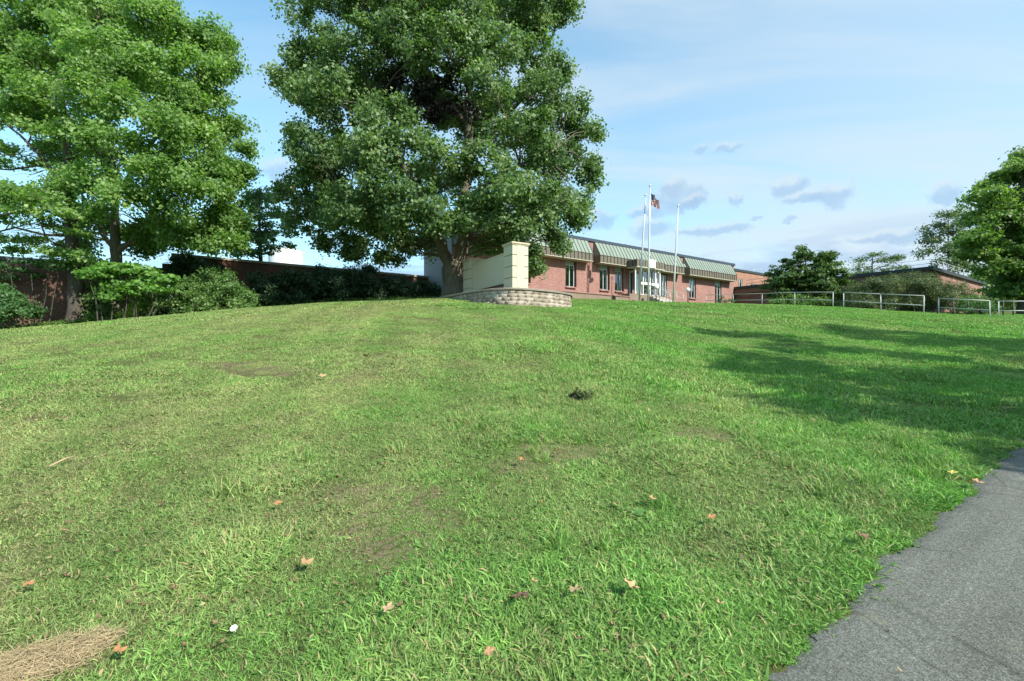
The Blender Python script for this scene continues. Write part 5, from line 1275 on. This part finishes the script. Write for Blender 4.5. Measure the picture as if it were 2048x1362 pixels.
FL = [(612, 1155, .068, 'tan', 'large tan fallen leaf lying alone in the near grass, left of centre'),
      (1036, 1225, .075, 'brown', 'dark brown curled fallen leaf, left of the pair of pale leaves'),
      (1068, 1193, .036, 'tan', 'small tan leaf just above the dark brown curled leaf'),
      (1150, 1211, .066, 'pale', 'pale arched fallen leaf right of the dark brown one'),
      (1262, 1205, .075, 'pale', 'widest pale fallen leaf, rightmost of the near row'),
      (237, 1343, .050, 'rust', 'rusty fallen leaf right of the straw patch at the bottom edge'),
      (977, 1336, .045, 'tan', 'narrow tan leaf at the bottom edge near the middle'),
      (773, 1247, .045, 'pale', 'pale leaf half hidden beside a tall grass tuft'),
      (554, 1026, .050, 'rust', 'faded rust leaf left of the bare soil'),
      (1303, 1016, .045, 'tan', 'small orange tan leaf in the green grass right of the bare soil'),
      (1084, 1025, .045, 'rust', 'reddish leaf just right of the bare soil'),
      (1042, 936, .060, 'rust', 'rust leaf beyond the bare soil, below a smaller one'),
      (1116, 918, .060, 'tan', 'tan leaf farther up the slope, right of the rust leaf'),
      (733, 722, .09, 'tan', 'tan leaf far up the slope in line with the big maple'),
      (643, 763, .09, 'pale', 'pale leaf on the slope below the dark shrubs'),
      (1421, 1057, .045, 'rust', 'small rusty leaf in lush grass, nearest the road bend'),
      (1953, 983, .06, 'tan', 'tan leaf lying on the road edge at the right'),
      (1903, 963, .05, 'yellow', 'yellow leaf in the grass beside the road edge leaf'),
      (1440, 1240, .035, 'pale', 'tiny pale leaf in the near grass beside the road'),
      (57, 1198, .045, 'rust', 'brown red leaf near the left edge above the straw'),
      (1722, 1098, .07, 'brown', 'dark brown leaf caught in the grass verge of the road')]
for i, (px, py, s, c, lab) in enumerate(FL):
    h_ = hit(px, py); s *= random.uniform(.9, 1.1); v, f = leafshape(s, .15 + .35 * random.random(), i)
    o = MB().add(v, f, True).build('fallen_leaf', LC[c]); o.location = h_ + Vector((0, 0, .066 + s * .25)); o.rotation_euler = (random.uniform(.1, .5), random.uniform(-.35, .35), random.random() * 6.28)
    tag(o, lab, 'leaf', 'fallen leaves on the lawn')
# white bindweed bloom
h_ = hit(468, 1279); t = empty('white_flower', h_ + Vector((0, 0, .05))); t.rotation_euler = (.5, 0, 0); t.scale = (.72, .72, .72); tag(t, 'single white round flower in the grass near the lower left', 'flower')
MB().lathe([(.004, -.03), (.006, -.01), (.014, .004), (.023, .010), (.021, .011), (.012, .006), (.003, -.008)], k=24).build('petals', M['white'], t)
MB().lathe([(0, -.004), (.004, 0), (.003, .006), (0, .007)], k=10).build('centre', LC['yellow'], t)
MB().tube([(0, 0, -.06), (0, 0, -.03)], .0025, 6).build('stem', M['weed'], t)
# dried clump thrown up on the lawn
def clump():
    h_ = hit(1161, 800); g = np.random.default_rng(5); t = empty('weed_clump', h_); tag(t, 'dug up clump of dark withered weeds lying on the open lawn', 'weed clump')
    m = MB()
    vs, fs = [], []; n = 16
    for i in range(n + 1):
        for j in range(n): 
            a = 2 * PI * j / n; f = i / n; r = .17 * math.sin(f * PI / 2) * (1 + .22 * math.sin(a * 3 + f * 4)); z = .10 * math.cos(f * PI / 2) * (1 + .4 * math.sin(a * 2)) + .015 * g.standard_normal()
            vs.append((r * math.cos(a) * 1.25, r * math.sin(a), z))
    for i in range(n):
        for j in range(n): fs.append((i * n + j, (i + 1) * n + j, (i + 1) * n + (j + 1) % n, i * n + (j + 1) % n))
    t.scale = (.6, .6, .75); m.add(vs, fs, True).build('soil_lump', plain('dark_clod', (.06, .05, .035), .95, 0, .4, 30, .8, 60), t)
    c = np.stack([g.normal(0, .11, 60), g.normal(0, .09, 60), .05 + g.random(60) * .09], -1); V_, Q, R_ = leaves(c, np.tile([0, 0, 1.], (60, 1)), 12, .035, .045, g, .8, .4, 2.0)
    link('withered_leaves', np_mesh('withered_leaves', V_, Q, {'rnd': R_}), M['leaf_yew'], t)
    v, q_, r = blades(160, .3, .14, .005, .9, .6, 77); link('stalks', np_mesh('stalks', v, q_, {'rnd': r}), M['blade_fine'], t)
clump()
# thin pale stick, left
h1, h2 = hit(98, 945), hit(150, 926)
o = MB().tube([Vector((0, 0, .05)), (h2 - h1) * .5 + Vector((0, .03, .07)), (h2 - h1) + Vector((0, 0, .055))], [.008, .007, .005], 6).build('dry_stick', M['straw']); o.location = h1
tag(o, 'thin pale dry stalk lying on the grass at the left', 'stick')
h1 = hit(1803, 1355)
o = MB().tube([(0, 0, .012), (.004, .03, .012), (.002, .07, .016)], [.006, .005, .004], 6).build('dry_stick', M['straw']); o.location = h1
tag(o, 'short pale twig lying on the asphalt at the bottom edge', 'stick')

def litter():
    g = np.random.default_rng(77); V_, Q, R = [], [], []
    for i in range(700):
        D = 2.2 + 15 * g.random() ** 1.4; x = g.uniform(-1.05, .9) * D; u, v = xy2uv(x, D)
        if v < 1.05 and g.random() < .8: continue
        v2, f = leafshape(.012 + .018 * g.random(), .8, i) if i % 3 else ([(0, 0, 0), (.05, .004, .004), (.05, 0, .012), (0, -.003, .006)], [(0, 1, 2), (0, 2, 3)])
        if i % 3 == 0: f = [(0, 1, 2), (0, 2, 3)]
        a = g.random() * 6.28; z = gz(x, D) + .016 + .018 * g.random(); n = len(V_); t1, t2 = g.normal(0, .4, 2)
        for p in v2: V_.append((x + p[0] * math.cos(a) - p[1] * math.sin(a), D + p[0] * math.sin(a) + p[1] * math.cos(a), z + p[2] + p[0] * t1 + p[1] * t2)); R.append(g.random())
        for q_ in f: Q += [(n + q_[0], n + q_[1], n + q_[2])] + ([(n + q_[0], n + q_[2], n + q_[3])] if len(q_) == 4 else [])
    m, q, bs, out = new_mat('litter'); at = q.n('ShaderNodeAttribute', attribute_name='rnd')
    q.put(bs.inputs['Base Color'], q.ramp(at.outputs['Fac'], [(0, (.05, .035, .02)), (.6, (.16, .10, .05)), (1, (.40, .30, .15))])); bs.inputs['Roughness'].default_value = .8
    o = link('leaf_litter', np_mesh('leaf_litter', np.array(V_), np.array(Q), {'rnd': np.array(R)}), m); tag(o, 'tiny brown bits of dead leaves scattered through the grass', 'leaf litter', kind='stuff')
litter()
